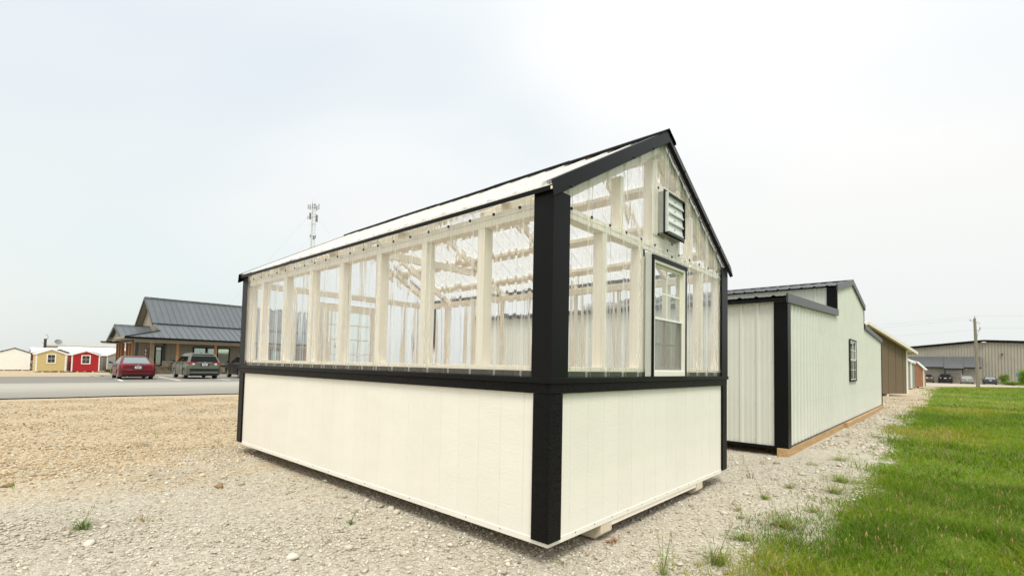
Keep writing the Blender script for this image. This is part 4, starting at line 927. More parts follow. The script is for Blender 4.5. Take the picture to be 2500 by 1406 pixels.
box('wall_sign', M['blue_sign'], wh, wx-.09, wx-.06, -11.4, -11.0, 1.1, 1.7)

# ================================================================== UTILITY POLE AND WIRES
pg = h(73.9, -4.2)
pole = thing('utility_pole', 'weathered wooden utility pole at the end of the lawn', 'utility pole', (73.92, -4.2, pg))
MB().cyl((73.92, -4.21, pg-.3), (73.92, -4.05, 7.6), .185, .125, 12).build('pole_shaft', M['pole_wood'], pole, smooth=40)
MB().beam((73.9, -4.1, 7.28), (73.9, -3.62, 7.36), .05, .06).build('bracket_arm', M['galv'], pole)
for p, q in (((73.9, -3.68, 7.38), (73.9, -3.68, 7.56)), ((73.9, -4.06, 7.6), (73.9, -4.06, 7.86)), ((73.8, -4.0, 7.0), (73.7, -4.0, 7.0))):
    MB().cyl(p, q, .045, .03, 8).build('insulator', M['insul'], pole)
MB().tube([(73.9, -4.1, 7.0), (73.9, -4.32, 7.2), (73.9, -4.45, 7.05), (73.9, -4.38, 6.9)], .02).build('cutout_switch', M['insul'], pole)
MB().tube([(73.9, -4.12, 6.1), (73.9, -4.45, 6.3), (73.9, -4.47, 6.6)], .022).build('jumper_wire', M['wire'], pole)
MB().tube([(73.9, -4.47, 6.4), (73.9, -4.3, 5.9), (73.9, -4.2, 5.3)], .016).build('jumper_wire', M['wire'], pole)
MB().cyl((73.9, -4.47, 6.3), (73.9, -4.47, 6.62), .05, .03, 8).build('insulator', M['insul'], pole)
def span(name, label, P, Q, sag, r=.0045, n=14):
    pts = []
    for k in range(n+1):
        t_ = k/n; p = Vector(P).lerp(Vector(Q), t_); p.z -= sag*4*t_*(1-t_); pts.append(p)
    o = MB().tube(pts, r, 5).build(name, M['wire']); tag(o, label, 'wire'); return o
span('power_wire', 'topmost power wire running off the pole top', (73.9, -4.06, 7.84), (70, 46, 7.2), 1.0); span('power_wire', 'power wire on the side bracket of the pole', (73.9, -3.68, 7.55), (70, 46, 6.6), 1.1); span('power_wire', 'lowest slack wire below the pole bracket', (73.9, -4.1, 6.3), (70, 46, 5.6), .9)
span('power_wire', 'wire leaving the pole top past the warehouse ridge', (73.9, -4.06, 7.85), (72, -40, 8.4), .6); span('power_wire', 'lower wire leaving the pole past the warehouse wall', (73.9, -4.1, 6.5), (72, -40, 7.2), .6)
# ================================================================== OFFICE with metal roof and porch (left)
og = h(12, 47.5); OY = 47.5; OX0, OX1 = 7.62, 22.4
of = thing('office_building', 'taupe office with grey standing seam roof, stone base and timber porch', 'building', (8, 47.5, og))
def ob(name, mat, *a, parent=None, **k): return box(name, M[mat], parent or of, *a, **k)
ob('front_wall', 'office_wall', OX0, OX1, OY, OY+.15, og, 3.6); ob('west_wall', 'office_wall', OX0, OX0+.15, OY+.151, 56.5, og, 3.2); ob('back_wall', 'office_wall', OX0, OX1, 56.55, 56.7, og, 3.6); ob('east_wall', 'office_wall', OX1-.15, OX1, OY+.16, 56.5, og, 3.6)
bme = MB().box(-.02, .02, -.018, 0, .92, 2.75).mesh('batten', M['office_wall'])
x_ = 8.5
while x_ < 22:
    if not 10.3 < x_ < 13.45: inst('batten', bme, (x_, OY-.0005, 0), of)
    x_ += .3
for y_ in np.arange(48., 56, .6): inst('batten', bme, (OX0-.0005, float(y_), 0), of, (0, 0, -R(90)))
# gable wall under the high roof
RY, RZO = 52.0, 6.6; BKY, BKZ = 48.5, 4.11; EY, EZ = 45.6, 2.83
MB().prism([(48.6, 3.25), (55.4, 3.25), (55.4, 4.02), (52, 6.42), (48.6, 4.02)], 0, 8.1, 8.2).build('gable_wall', M['soffit'], of); MB().prism([(48.6, 3.4), (55.4, 3.4), (55.4, 4.02), (52, 6.42), (48.6, 4.02)], 0, OX1-.1, OX1).build('gable_wall', M['soffit'], of)
# standing seam panels
def seam_panels(xa, xb, P0, P1, wdt=.46, clip=None):
    """panels between two eave-parallel lines P0 (low) and P1 (high), each (y,z)"""
    ln = math.hypot(P1[0]-P0[0], P1[1]-P0[1]); ang = math.atan2(P1[1]-P0[1], P1[0]-P0[0])
    b = MB(); b.box(0, wdt-.004, 0, ln, -.02, .0); b.box(-.016, .016, 0, ln, .0005, .045)
    me = b.mesh('roof_panel', M['office_roof']); q = xa
    while q < xb-.1:
        inst('roof_panel', me, (q, P0[0], P0[1]), of, (ang, 0, 0)); q += wdt
seam_panels(7.62, OX1+.4, (BKY, BKZ), (RY-.02, RZO)); seam_panels(7.85, OX1+.4, (EY, EZ), (BKY+.05, BKZ-.03))
# hip end of the front porch roof, seams cut by the hip
hipA, hipB = Vector((5.36, EY, EZ)), Vector((7.83, 47.0, 3.448))
q = 5.36
while q < 7.84:
    x1 = min(q+.46, 7.845); f_ = lambda x: min(1, (x-5.36)/(7.83-5.36)); y0, y1 = EY+(47.0-EY)*f_(q), EY+(47.0-EY)*f_(x1); zf = lambda y: EZ+(y-EY)*(BKZ-EZ)/(BKY-EY)
    b = MB(); b.add([(q, EY, EZ), (x1-.004, EY, EZ), (x1-.004, y1, zf(y1)), (q, max(y0, EY+.002), zf(y0)), (q, EY, EZ-.02), (x1-.004, EY, EZ-.02), (x1-.004, y1, zf(y1)-.02), (q, max(y0, EY+.002), zf(y0)-.02)], [(0, 1, 2, 3), (7, 6, 5, 4), (0, 4, 5, 1), (1, 5, 6, 2), (2, 6, 7, 3), (3, 7, 4, 0)])
    b.build('roof_panel', M['office_roof'], of)
    if q > 5.4: MB().beam((q, EY, EZ+.02), (q, y0, zf(y0)+.02), .03, .045).build('roof_seam', M['office_roof'], of)
    q += .46
# filler between hip top, break line and gable wall; west porch roof
b = MB(); v = [(7.83, 47.0, 3.446), (7.855, 47.0, 3.446), (7.855, BKY, BKZ-.005), (7.62, BKY, BKZ-.005)]; b.add(v+[(p[0], p[1], p[2]-.02) for p in v], [(0, 1, 2, 3), (7, 6, 5, 4), (0, 4, 5, 1), (1, 5, 6, 2), (2, 6, 7, 3), (3, 7, 4, 0)]); b.build('roof_panel', M['office_roof'], of)
ys = [45.6, 46.2, 47.0]+[47.0+.5*k for k in range(1, 13)]
for a, c_ in zip(ys[:-1], ys[1:]):
    xt = lambda y: 5.36+(8.08-5.36)*min(1, (y-EY)/(47.15-EY)); zt = lambda x: EZ+.25*(x-5.36)
    b = MB(); v = [(5.36, a+.002, EZ-.001), (5.36, c_-.002, EZ-.001), (xt(c_), c_-.002, zt(xt(c_))), (xt(a)+.002, a+.002, zt(xt(a)))]; b.add(v+[(p[0], p[1], p[2]-.02) for p in v], [(0, 1, 2, 3), (7, 6, 5, 4), (0, 4, 5, 1), (1, 5, 6, 2), (2, 6, 7, 3), (3, 7, 4, 0)]); b.build('roof_panel', M['office_roof'], of)
MB().beam(hipA+Vector((0, 0, .03)), hipB+Vector((0, 0, .05)), .16, .05).build('hip_cap', M['dark_metal'], of)
MB().beam((7.62, RY-.02, RZO+.05), (OX1+.4, RY-.02, RZO+.05), .3, .05).build('ridge_cap', M['dark_metal'], of); MB().beam((7.62, BKY+.02, BKZ+.045), (OX1+.4, BKY+.02, BKZ+.045), .09, .05).build('break_trim', M['dark_metal'], of)
b = MB(); v = [(7.62, RY, RZO), (OX1+.4, RY, RZO), (OX1+.4, 55.5, 4.11), (7.62, 55.5, 4.11)]; b.add(v+[(p[0], p[1], p[2]-.03) for p in v], [(0, 1, 2, 3), (7, 6, 5, 4), (0, 4, 5, 1), (1, 5, 6, 2), (2, 6, 7, 3), (3, 7, 4, 0)]); b.build('back_roof', M['office_roof'], of)
b = MB(); v = [(7.62, 55.5, 4.11), (OX1+.4, 55.5, 4.11), (OX1+.4, 58.4, 2.83), (7.62, 58.4, 2.83)]; b.add(v+[(p[0], p[1], p[2]-.03) for p in v], [(0, 1, 2, 3), (7, 6, 5, 4), (0, 4, 5, 1), (1, 5, 6, 2), (2, 6, 7, 3), (3, 7, 4, 0)]); b.build('back_roof', M['office_roof'], of)
# rake fascia and lapped soffit of the high gable
for s in (-1, 1):
    ya, yb = RY, RY+s*3.52; b = MB(); b.hexa([(7.57, ya, RZO-.16), (7.615, ya, RZO-.16), (7.615, yb, BKZ-.18), (7.57, yb, BKZ-.18)], [(7.57, ya, RZO+.06), (7.615, ya, RZO+.06), (7.615, yb, BKZ+.06), (7.57, yb, BKZ+.06)]); b.build('rake_trim', M['dark_metal'], of)
    for k in range(12):
        t0, t1 = k/12, (k+.93)/12; A = Vector((0, RY+s*3.5*t0, RZO-.04-2.49*t0)); B = Vector((0, RY+s*3.5*t1, RZO-.04-2.49*t1))
        b = MB(); b.hexa([(7.618, A.y, A.z-.02), (8.095, A.y, A.z-.02), (8.095, B.y, B.z-.03), (7.618, B.y, B.z-.03)], [(7.618, A.y, A.z), (8.095, A.y, A.z), (8.095, B.y, B.z-.01), (7.618, B.y, B.z-.01)]); b.build('soffit_board', M['soffit'], of)
# eaves: gutter, soffit
ob('gutter', 'black_metal', 5.30, OX1+.4, EY-.09, EY-.005, EZ-.15, EZ+.005); ob('gutter', 'soffit', 5.27, 5.345, EY-.004, 49.0, EZ-.14, EZ-.03)
ob('soffit', 'soffit', 5.36, OX1+.3, EY+.004, OY-.02, EZ-.19, EZ-.155); ob('soffit', 'soffit', 5.36, OX0-.02, OY-.018, 53, EZ-.19, EZ-.155)
ob('porch_beam', 'soffit', 6.05, OX1+.2, 46.1, 46.28, EZ-.40, EZ-.192); ob('porch_beam', 'black_metal', 6.1, 6.26, 46.29, 53, EZ-.38, EZ-.193)
# small entry gable on the west side
GX0 = 5.62
for s in (-1, 1):
    ya, yb, za, zb = 52., 52+s*3.55, 3.98, 2.64
    k = 0; q = GX0
    while q < 8.3:
        x1 = min(q+.46, 8.35); b = MB(); v = [(q, ya, za), (x1-.004, ya, za), (x1-.004, yb, zb), (q, yb, zb)]; b.add(v+[(p[0], p[1], p[2]-.02) for p in v], [(0, 1, 2, 3), (7, 6, 5, 4), (0, 4, 5, 1), (1, 5, 6, 2), (2, 6, 7, 3), (3, 7, 4, 0)]); b.build('roof_panel', M['office_roof'], of)
        MB().beam((q+.01, ya, za+.02), (q+.01, yb, zb+.02), .03, .045).build('roof_seam', M['office_roof'], of); q += .46
    b = MB(); b.hexa([(GX0-.05, ya, za-.2), (GX0-.004, ya, za-.2), (GX0-.004, yb, zb-.2), (GX0-.05, yb, zb-.2)], [(GX0-.05, ya, za+.05), (GX0-.004, ya, za+.05), (GX0-.004, yb, zb+.05), (GX0-.05, yb, zb+.05)]); b.build('rake_trim', M['dark_metal'], of)
MB().prism([(49.2, 2.6), (54.8, 2.6), (52, 3.85)], 0, GX0+.25, GX0+.3).build('entry_gable', M['soffit'], of)
MB().beam((GX0-.05, 52, 4.03), (8.35, 52, 4.03), .2, .05).build('ridge_cap', M['dark_metal'], of)
ob('entry_eave', 'dark_metal', 5.2, 6.6, 55.4, 55.6, 2.50, 2.64); ob('entry_soffit', 'soffit', 5.25, 6.6, 53.0, 55.39, 2.42, 2.47)
# porch posts
sw = og+.12
def post(x, y, mat, w_=.19, zt=2.64): return MB().box(x-w_/2, x+w_/2, y-w_/2, y+w_/2, sw, zt).build('porch_post', M[mat], of, bevel=.01)
post(6.18, 46.18, 'dark_metal', .2, EZ-.41)
for a in (8.95, 11.78, 14.6, 17.45, 20.3): post(a, 46.19, 'post_wood', .19, EZ-.41)
for a, c_ in ((6.30, 47.9), (6.40, 49.6), (6.36, 50.6), (6.43, 53.1), (6.42, 54.2), (6.41, 55.2)): post(a, c_, 'post_wood', .24, 2.44)
# stone wainscot: single stones on a mortar backing
ob('mortar_bed', 'mortar', OX0-.02, OX1, OY-.05, OY-.002, og, .88); ob('stone_cap', 'concrete', 8.12, 10.36, OY-.13, OY-.051, .885, .94); ob('stone_cap', 'concrete', 13.36, OX1, OY-.13, OY-.051, .885, .94)
rs = random.Random(4); z_ = og+.14
while z_ < .8:
    hgt = rs.choice((.14, .18, .22)); hgt = min(hgt, .875-z_); q = OX0
    while q < 14.4:
        wd = rs.uniform(.16, .48); e_ = min(q+wd, 14.6)
        if hgt > .2 and rs.random() < .4:
            for a, c_ in ((z_, z_+hgt*.45), (z_+hgt*.5, z_+hgt)):
                o_ = MB().box(q+.008, e_-.008, OY-.05-rs.uniform(.025, .07), OY-.0505, a+.004, c_-.006).build('stone', M['stone'], of)
        else: MB().box(q+.008, e_-.008, OY-.05-rs.uniform(.025, .07), OY-.0505, z_+.004, z_+hgt-.008).build('stone', M['stone'], of, bevel=.012)
        q = e_
    z_ += hgt
b = MB()
z_ = og+.14
while z_ < .8:
    hgt = min(.18, .875-z_); q = 14.6
    while q < OX1-.1:
        e_ = min(q+rs.uniform(.2, .45), OX1); b.box(q+.008, e_-.008, OY-.05-rs.uniform(.025, .06), OY-.0505, z_+.004, z_+hgt-.008); q = e_
    z_ += hgt
b.build('stonework', M['stone'], of, kind='stuff')
# windows and corner boards
def fwin(x0, x1, z0, z1, mull):
    wn = frame_obj('window', M['black_metal'], of, x0-.07, x1+.07, OY-.16, OY-.001, z0-.07, z1+.07, .07)
    for m_ in mull: MB().box(m_-.04, m_+.04, OY-.12, OY-.02, z0, z1).build('mullion', M['black_metal'], wn)
    xs_ = [x0]+[q for m_ in mull for q in (m_-.041, m_+.041)]+[x1]
    for a, c_ in zip(xs_[::2], xs_[1::2]): MB().box(a+.002, c_-.002, OY-.09, OY-.07, z0+.002, z1-.002).build('pane', M['office_glass'], wn)
fwin(10.48, 13.24, .62, 2.12, (11.40, 12.32)); fwin(7.72, 8.08, .62, 2.08, ()); fwin(15.6, 18.2, .62, 2.12, (16.9,))
ob('corner_board', 'dark_metal', 8.22, 8.40, OY-.04, OY-.0005, .95, EZ-.2)
wn = ob('side_window', 'black_metal', OX0-.06, OX0-.001, 49.0, 50.3, .9, 2.0); MB().box(OX0-.075, OX0-.061, 49.08, 50.22, .98, 1.92).build('pane', M['office_glass'], wn)
ob('stone_pier', 'stone', OX0-.25, OX0-.02, OY-.14, OY+.35, og, 2.6)

# ================================================================== SHEDS BEYOND THE STREET
gs = h(3, 65)
shed('garden_shed', 'white gable shed with thin grey roof edge at the left frame edge', 'shed', (.52, 76., h(.5, 76)), 0, 2.62, 4.5, 2.02+.06, .52, M['white_paint'], M['white_paint'], M['white_roof'], over=.06, tw=.05, fascia=M['dark_metal'])
shed('garden_shed', 'mustard tan shed with white corners and white framed window', 'shed', (2.74, 65., gs), .0, 2.2, 3.6, 1.86, .47, M['tan_siding'], M['white_paint'], M['white_roof'], window=(-.28, .28, .95, 1.75), grooves=9)
shed('garden_shed', 'bright red shed with white corners and white framed window', 'shed', (5.36, 65., gs), .0, 2.22, 3.6, 1.84, .42, M['red_siding'], M['white_paint'], M['white_roof'], window=(-.30, .30, .92, 1.72), grooves=9)
shed('garden_shed', 'dark red shed half hidden behind the bright red one', 'shed', (6.6, 70.5, h(6.6, 70)), 0, 2.35, 4.0, 1.86, .44, M['darkred'], M['white_paint'], M['white_roof'], window=(.42, .92, .88, 1.66))
shed('garden_shed', 'white sided shed with grey roof edge behind the tan one', 'shed', (3.75, 70., h(3.7, 70)), 0, 2.3, 4.0, 1.95, .48, M['white_paint'], M['white_paint'], M['white_roof'], fascia=M['dark_metal'])
shed('garden_shed', 'grey gabled shed beside the porch of the office', 'shed', (8.55, 66., h(8.5, 66)), 0, 2.7, 4., 1.84, .62, M['grey_siding'], M['cream_trim'], M['white_roof'], tw=.07)
rb = shed('red_barn_shed', 'dark red shed with white cross braced door beside the white shed', 'shed', (3.15, 80.5, h(3, 80)), 0, 2.6, 4.2, 2.02, .5, M['darkred'], M['white_paint'], M['white_roof'])
dd = MB().box(-1.15, -.35, -.05, -.016, .16, 1.10).build('door', M['darkred'], rb)
for z0, z1 in ((.16, .27), (.99, 1.10)): MB().box(-1.15, -.35, -.072, -.051, z0, z1).build('rail', M['white_paint'], dd)
for p, q in (((-1.13, -.0615, .28), (-.37, -.0615, .98)), ((-1.13, -.0615, .98), (-.37, -.0615, .28))): MB().beam(p, q, .02, .07).build('cross_brace', M['white_paint'], dd)
# long white-roofed display sheds seen over the row
def long_shed(label, x0, x1, y0, d_, hw, rise, wall):
    g = h((x0+x1)/2, y0); o = thing('long_shed', label, 'shed', ((x0+x1)/2, y0, g))
    box('front_wall', wall, o, x0, x1, y0, y0+.05, g+.1, g+hw); box('back_wall', wall, o, x0, x1, y0+d_-.05, y0+d_, g+.1, g+hw)
    for xe in (x0, x1-.05): MB().prism([(y0+.051, g+.1), (y0+d_-.051, g+.1), (y0+d_-.051, g+hw), (y0+d_/2, g+hw+rise), (y0+.051, g+hw)], 0, xe, xe+.05).build('gable_wall', wall, o)
    for s, ya in ((1, y0-.15), (-1, y0+d_+.15)):
        ym = y0+d_/2; b = MB(); zr, ze = g+hw+rise+.04, g+hw-.03; b.hexa([(x0-.1, ya, ze), (x1+.1, ya, ze), (x1+.1, ym-s*.001, zr), (x0-.1, ym-s*.001, zr)], [(x0-.1, ya, ze+.05), (x1+.1, ya, ze+.05), (x1+.1, ym-s*.001, zr+.05), (x0-.1, ym-s*.001, zr+.05)]); rf = b.build('roof_slope', M['white_roof'], o)
        q = x0+.2
        while q < x1: MB().beam((q, ya, ze+.06), (q, ym, zr+.06), .04, .03).build('roof_rib', M['white_roof'], rf); q += .6
long_shed('long low shed with white ribbed roof behind tan shed', 2.4, 5.6, 84., 4.5, 2.15, .55, M['darkred']); long_shed('long shed with white ribbed roof above the red shed', 4.6, 12.2, 78.5, 4.8, 2.0, .86, M['white_paint'])
# far tan building with stack and dish
tb = thing('distant_building', 'low tan steel building on the skyline behind the sheds', 'building', (8.5, 100., h(8, 100))); gq = h(8, 100)
box('wall', pm('pale_tan_steel', (.60, .54, .40), .5, .04), tb, 4.75, 13.5, 100, 100.1, gq, 2.72); MB().hexa([(4.6, 99.6, 2.66), (13.6, 99.6, 2.66), (13.6, 106, 3.3), (4.6, 106, 3.3)], [(4.6, 99.6, 2.80), (13.6, 99.6, 2.80), (13.6, 106, 3.44), (4.6, 106, 3.44)]).build('roof_slope', pm('grey_ribbed_roof', (.40, .40, .36), .5, .1, 1), tb)
box('end_wall', bpy.data.materials['pale_tan_steel'], tb, 4.75, 4.85, 100.11, 106, gq, 2.7)
for k in range(20): MB().box(4.8+.44*k, 4.83+.44*k, 99.97, 99.999, gq, 2.62).build('wall_rib', bpy.data.materials['pale_tan_steel'], tb)
ch = thing('chimney_stack', 'dark square stack with curved pipe left of the tan building', 'chimney', (4.5, 98, gq)); MB().box(4.32, 4.62, 97.9, 98.2, gq, 3.72).build('stack', M['dark_metal'], ch)
MB().tube([(4.60, 98, 3.6), (4.74, 98, 3.9), (4.72, 98, 4.15), (4.62, 98, 4.28), (4.46, 98, 4.34)], .045, 8).build('pipe', M['galv'], ch)
ds = thing('satellite_dish', 'grey satellite dish on the roof of the tan building', 'dish', (6.1, 101.3, 2.98))
b = MB(); n_ = 14; A = Vector((.0, -.35, .3)).normalized(); e1 = Vector((1, 0, 0)); e2 = A.cross(e1); rings = []
for rr, dp in ((.05, 0), (.2, .02), (.36, .07), (.46, .12)): rings.append([Vector((6.15, 101.2, 3.34))+A*dp+e1*rr*math.cos(6.283*k/n_)+e2*rr*math.sin(6.283*k/n_) for k in range(n_)])
v = [p for r_ in rings for p in r_]; b.add(v, [(r_*n_+k, r_*n_+(k+1) % n_, (r_+1)*n_+(k+1) % n_, (r_+1)*n_+k) for r_ in range(3) for k in range(n_)]); o_ = b.build('reflector', M['antenna'], ds); o_.modifiers.new('t', 'SOLIDIFY').thickness = .02
MB().cyl((6.12, 101.3, 2.95), (6.14, 101.25, 3.3), .03).build('mast', M['galv'], ds); MB().tube([(6.15, 101.0, 3.2), (6.15, 100.75, 3.62)], .015).build('feed_arm', M['galv'], ds)

# ================================================================== CELL TOWER
TX, TY = 65.9, 144.3; tg = h(TX, TY); tw_ = thing('cell_tower', 'tall grey lattice cell tower behind the greenhouse roof', 'tower', (TX, TY, tg))
tri = [Vector((math.cos(R(a)), math.sin(R(a)), 0))*.78 for a in (80, 200, 320)]
for p in tri: MB().cyl(Vector((TX, TY, tg))+p, Vector((TX, TY, 50.4))+p*.85, .07, .055, 6).build('leg', M['steel'], tw_)
b = MB(); z_ = 1.; k = 0
while z_ < 50:
    for i_ in range(3):
        p, q = tri[i_], tri[(i_+1) % 3]; C0 = Vector((TX, TY, z_)); C1 = Vector((TX, TY, z_+1.0))
        b.cyl(C0+p, C1+q, .028, .028, 4); b.cyl(C1+p*.98, C1+q*.98, .028, .028, 4)
    z_ += 1.0
b.build('lattice_bracing', M['steel'], tw_, kind='stuff')
def antenna(dx, dz, hh, wd): MB().box(TX+rt0.x*dx-wd/2, TX+rt0.x*dx+wd/2, TY+rt0.y*dx-.12, TY+rt0.y*dx+.12, dz, dz+hh).build('panel_antenna', M['antenna'], tw_)
for dx, dz, hh, wd in ((-1.75, 48.4, 1.5, .12), (-1.15, 48.2, 1.6, .2), (-.45, 48.6, 1.5, .2), (.35, 48.5, 1.6, .24), (1.0, 48.0, 1.5, .2), (1.6, 48.3, 1.8, .14), (-1.0, 45.2, 2.0, .5), (1.05, 44.4, 2.2, .55), (-1.7, 45.2, 1.0, .12), (.35, 38.8, 1.3, .4), (-.75, 39.5, .9, .14), (.9, 39.3, .9, .14)): antenna(dx, dz, hh, wd)
for z_, l_ in ((48.9, 1.8), (45.9, 1.7), (43.6, 1.1), (39.9, 1.0), (36.1, 1.0)):
    P = Vector((TX, TY, z_)); MB().beam(P-rt0*l_, P+rt0*l_, .09, .09).build('cross_arm', M['steel'], tw_); MB().beam(P-Vector((0, l_, 0)), P+Vector((0, l_, 0)), .09, .09).build('cross_arm', M['steel'], tw_)
for dx in (-.4, .3): MB().cyl(Vector((TX, TY, 49.8))+rt0*dx, Vector((TX, TY, 51.6))+rt0*dx, .035).build('whip_antenna', M['steel'], tw_)
for z_, dd_ in ((48, -40), (40, -34), (47, 40)): MB().cyl((TX, TY, z_), Vector((TX, TY, 0))+rt0*dd_, .009, .009, 4).build('guy_wire', M['wire'], tw_)
# ================================================================== CARS
def car(name, label, cat, loc, rz, paint, S, glass_rear, group, detail=True):
    """nose towards local +Y; S: dimensions"""
    o = thing(name, label, cat, loc, rz, group); ORG[o.name] = (0, 0, 0)
    Lh, W2, gc = S['len']/2, S['w']/2, S['gc']; ax = S['axles']; wr = S['wr']; ra = wr*1.16
    ys = sorted(set(list(np.linspace(-Lh, Lh, 33))+[a+ra*c for a in ax for c in (-1, -.92, -.7, -.35, 0, .35, .7, .92, 1)]))
    b = MB(); ring = 12
    for y in ys:
        e_ = min(1, (Lh-abs(y))/.34); tap = math.sqrt(max(0, 1-(1-e_)**2)); wv = W2*(.80+.20*tap)
        zt = float(np.interp(y, *S['top'])); zb = gc+(1-tap)*.16
        for a in ax:
            d = abs(y-a)
            if d < ra: zb = max(zb, wr+math.sqrt(max(0, ra*ra-d*d))*.98-.02)
        zt2 = zt-(1-tap)*.05; zm = gc+(zt2-gc)*.55; zs = zt2-.10
        zl = min(zb, zm-.02)
        half = [(0, zb), (wv*.90, zb), (wv*.985, zb+.03 if zb+.03 < zm else zm-.005), (wv, max(zm, zb+.04)), (wv*.975, max(zs, zb+.06)), (wv*.90, zt2-.015), (0, zt2+.015)]
        full = half+[(-x, z) for x, z in half[-2:0:-1]]
        b.v += [(x, y, z) for x, z in full]
    n = len(full); m = len(ys)
    b.f += [(k*n+i_, k*n+(i_+1) % n, (k+1)*n+(i_+1) % n, (k+1)*n+i_) for k in range(m-1) for i_ in range(n)]+[tuple(range(n)), tuple(range((m-1)*n, m*n))]
    body = b.build('body', paint, o, smooth=38)
    # cabin shell by levels
    c = S['cab']      # list of (z, y_rear, y_front, half width)
    b = MB(); cz = .07
    for z, y0, y1, wv in c:
        pts = [(-wv+cz, y0), (wv-cz, y0), (wv, y0+cz*1.4), (wv, y1-cz*1.4), (wv-cz, y1), (-wv+cz, y1), (-wv, y1-cz*1.4), (-wv, y0+cz*1.4)]
        b.v += [(x, y, z) for x, y in pts]
    nl = len(c); b.f += [(k*8+i_, k*8+(i_+1) % 8, (k+1)*8+(i_+1) % 8, (k+1)*8+i_) for k in range(nl-1) for i_ in range(8)]+[tuple(range((nl-1)*8, nl*8))]
    cab = b.build('cabin', paint, o, smooth=35)
    # glass on the lower cabin level pair
    (z0, a0, f0, w0), (z1, a1, f1, w1) = c[0], c[1]
    def pt(u, v, face):
        z = z0+(z1-z0)*v; ya = a0+(a1-a0)*v; yf = f0+(f1-f0)*v; wv = w0+(w1-w0)*v
        if face == 'rear': return Vector((-wv+cz+(2*wv-2*cz)*u, ya-.006, z+.004))
        if face == 'front': return Vector((-wv+cz+(2*wv-2*cz)*u, yf+.006, z+.004))
        s = 1 if face == 'right' else -1
        return Vector((s*(wv+.006), ya+cz*1.4+(yf-ya-2.8*cz)*u, z))
    def glassq(nm, face, u0, u1, v0, v1, mat, skew=0):
        q = [pt(u0, v0, face), pt(u1, v0, face), pt(u1-skew*0, v1, face), pt(u0, v1, face)]
        nrm = (q[1]-q[0]).cross(q[3]-q[0]).normalized(); cen = sum(q, Vector())/4
        if nrm.dot(cen-Vector((0, (a0+f0)/2, z0))) < 0: nrm = -nrm
        b = MB(); b.hexa([p-nrm*.004 for p in q], [p+nrm*.004 for p in q]); return b.build(nm, mat, o)
    glassq('rear_window', 'rear', .03, .97, S.get('rv', .10), .95, glass_rear); glassq('windscreen', 'front', .03, .97, .05, .95, M['car_glass'])
    for face in ('left', 'right'):
        for u0, u1 in S['side']: glassq('side_window', face, u0, u1, .12, .9, M['car_glass'])
        s = 1 if face == 'right' else -1; ym = f0-.28
        mr = MB(); mr.hexa([(s*(W2-.02), ym-.05, z0+.02), (s*(W2+.20), ym-.07, z0+.03), (s*(W2+.20), ym+.03, z0+.03), (s*(W2-.02), ym+.05, z0+.02)], [(s*(W2-.02), ym-.05, z0+.07), (s*(W2+.19), ym-.07, z0+.17), (s*(W2+.19), ym+.03, z0+.17), (s*(W2-.02), ym+.05, z0+.07)]); mr.build('mirror', S.get('mirror', paint), o, smooth=40)
    # wheels
    for a in ax:
        for s in (-1, 1):
            xw = s*(W2-.235); b = MB(); n_ = 24
            prof = [(xw, wr*.62), (xw, wr*.95), (xw+s*.03, wr), (xw+s*.17, wr), (xw+s*.205, wr*.95), (xw+s*.21, wr*.66)]
            for x, r_ in prof: b.v += [(x, a+r_*math.cos(6.2832*k/n_), wr+r_*math.sin(6.2832*k/n_)) for k in range(n_)]
            b.f += [(j*n_+k, j*n_+(k+1) % n_, (j+1)*n_+(k+1) % n_, (j+1)*n_+k) for j in range(5) for k in range(n_)]
            wl = b.build('wheel', M['tyre'], o, smooth=40)
            b = MB(); b.cyl((xw+s*.10, a, wr), (xw+s*.115, a, wr), wr*.655, wr*.655, 20); b.build('brake_disc', M['under'], wl)
            b = MB(); r0 = wr*.655; b.cyl((xw+s*.155, a, wr), (xw+s*.19, a, wr), .055, .05, 12)
            for k in range(5):
                t_ = 6.2832*k/5+.3; d = Vector((0, math.cos(t_), math.sin(t_))); cc = Vector((xw+s*.175, a, wr)); b.beam(cc+d*.03, cc+d*r0*.97, .055, .03, (1, 0, 0))
            for k in range(20):
                t0, t1 = 6.2832*k/20, 6.2832*(k+1)/20; b.add([(xw+s*.208, a+r0*math.cos(t), wr+r0*math.sin(t)) for t in (t0, t1)]+[(xw+s*.185, a+r0*.88*math.cos(t), wr+r0*.88*math.sin(t)) for t in (t1, t0)], [(0, 1, 2, 3)])
            b.build('rim', M['rim'], wl)
    MB().box(-W2+.25, W2-.25, -Lh+.22, Lh-.22, gc-.02, gc+.32).build('underbody', M['under'], o)
    # rear: lamps, bumper, plate, badge
    for s in (-1, 1):
        z0_, z1_, xi, dep = S['lamp']
        b = MB(); yo = -Lh+.02; b.hexa([(s*xi, yo-.012, z0_+.02), (s*(W2*.86), yo+.035, z0_), (s*(W2*.985), yo+dep, z0_+.04), (s*xi, yo+.1, z0_+.02)], [(s*(xi+.02), yo-.005, z1_), (s*(W2*.85), yo+.035, z1_), (s*(W2*.975), yo+dep, z1_-.02), (s*(xi+.02), yo+.1, z1_)]); tl = b.build('tail_lamp', M['tail'], o, smooth=40)
        if S.get('clear'): MB().box(s*xi, s*(xi+.13), -Lh-.004, -Lh+.012, z0_+.05, z0_+.16).build('reverse_lamp', M['plate'], tl)
        MB().box(s*(W2*.46), s*(W2*.78), -Lh-.012, -Lh+.02, S['bz']-.05, S['bz']-.015).build('reflector', M['tail'], o)
        MB().cyl((s*W2*.55, -Lh-.01, gc-.01), (s*W2*.55, -Lh+.2, gc-.01), .035, .035, 10).build('exhaust', M['chrome'], o) if S.get('exh') else None
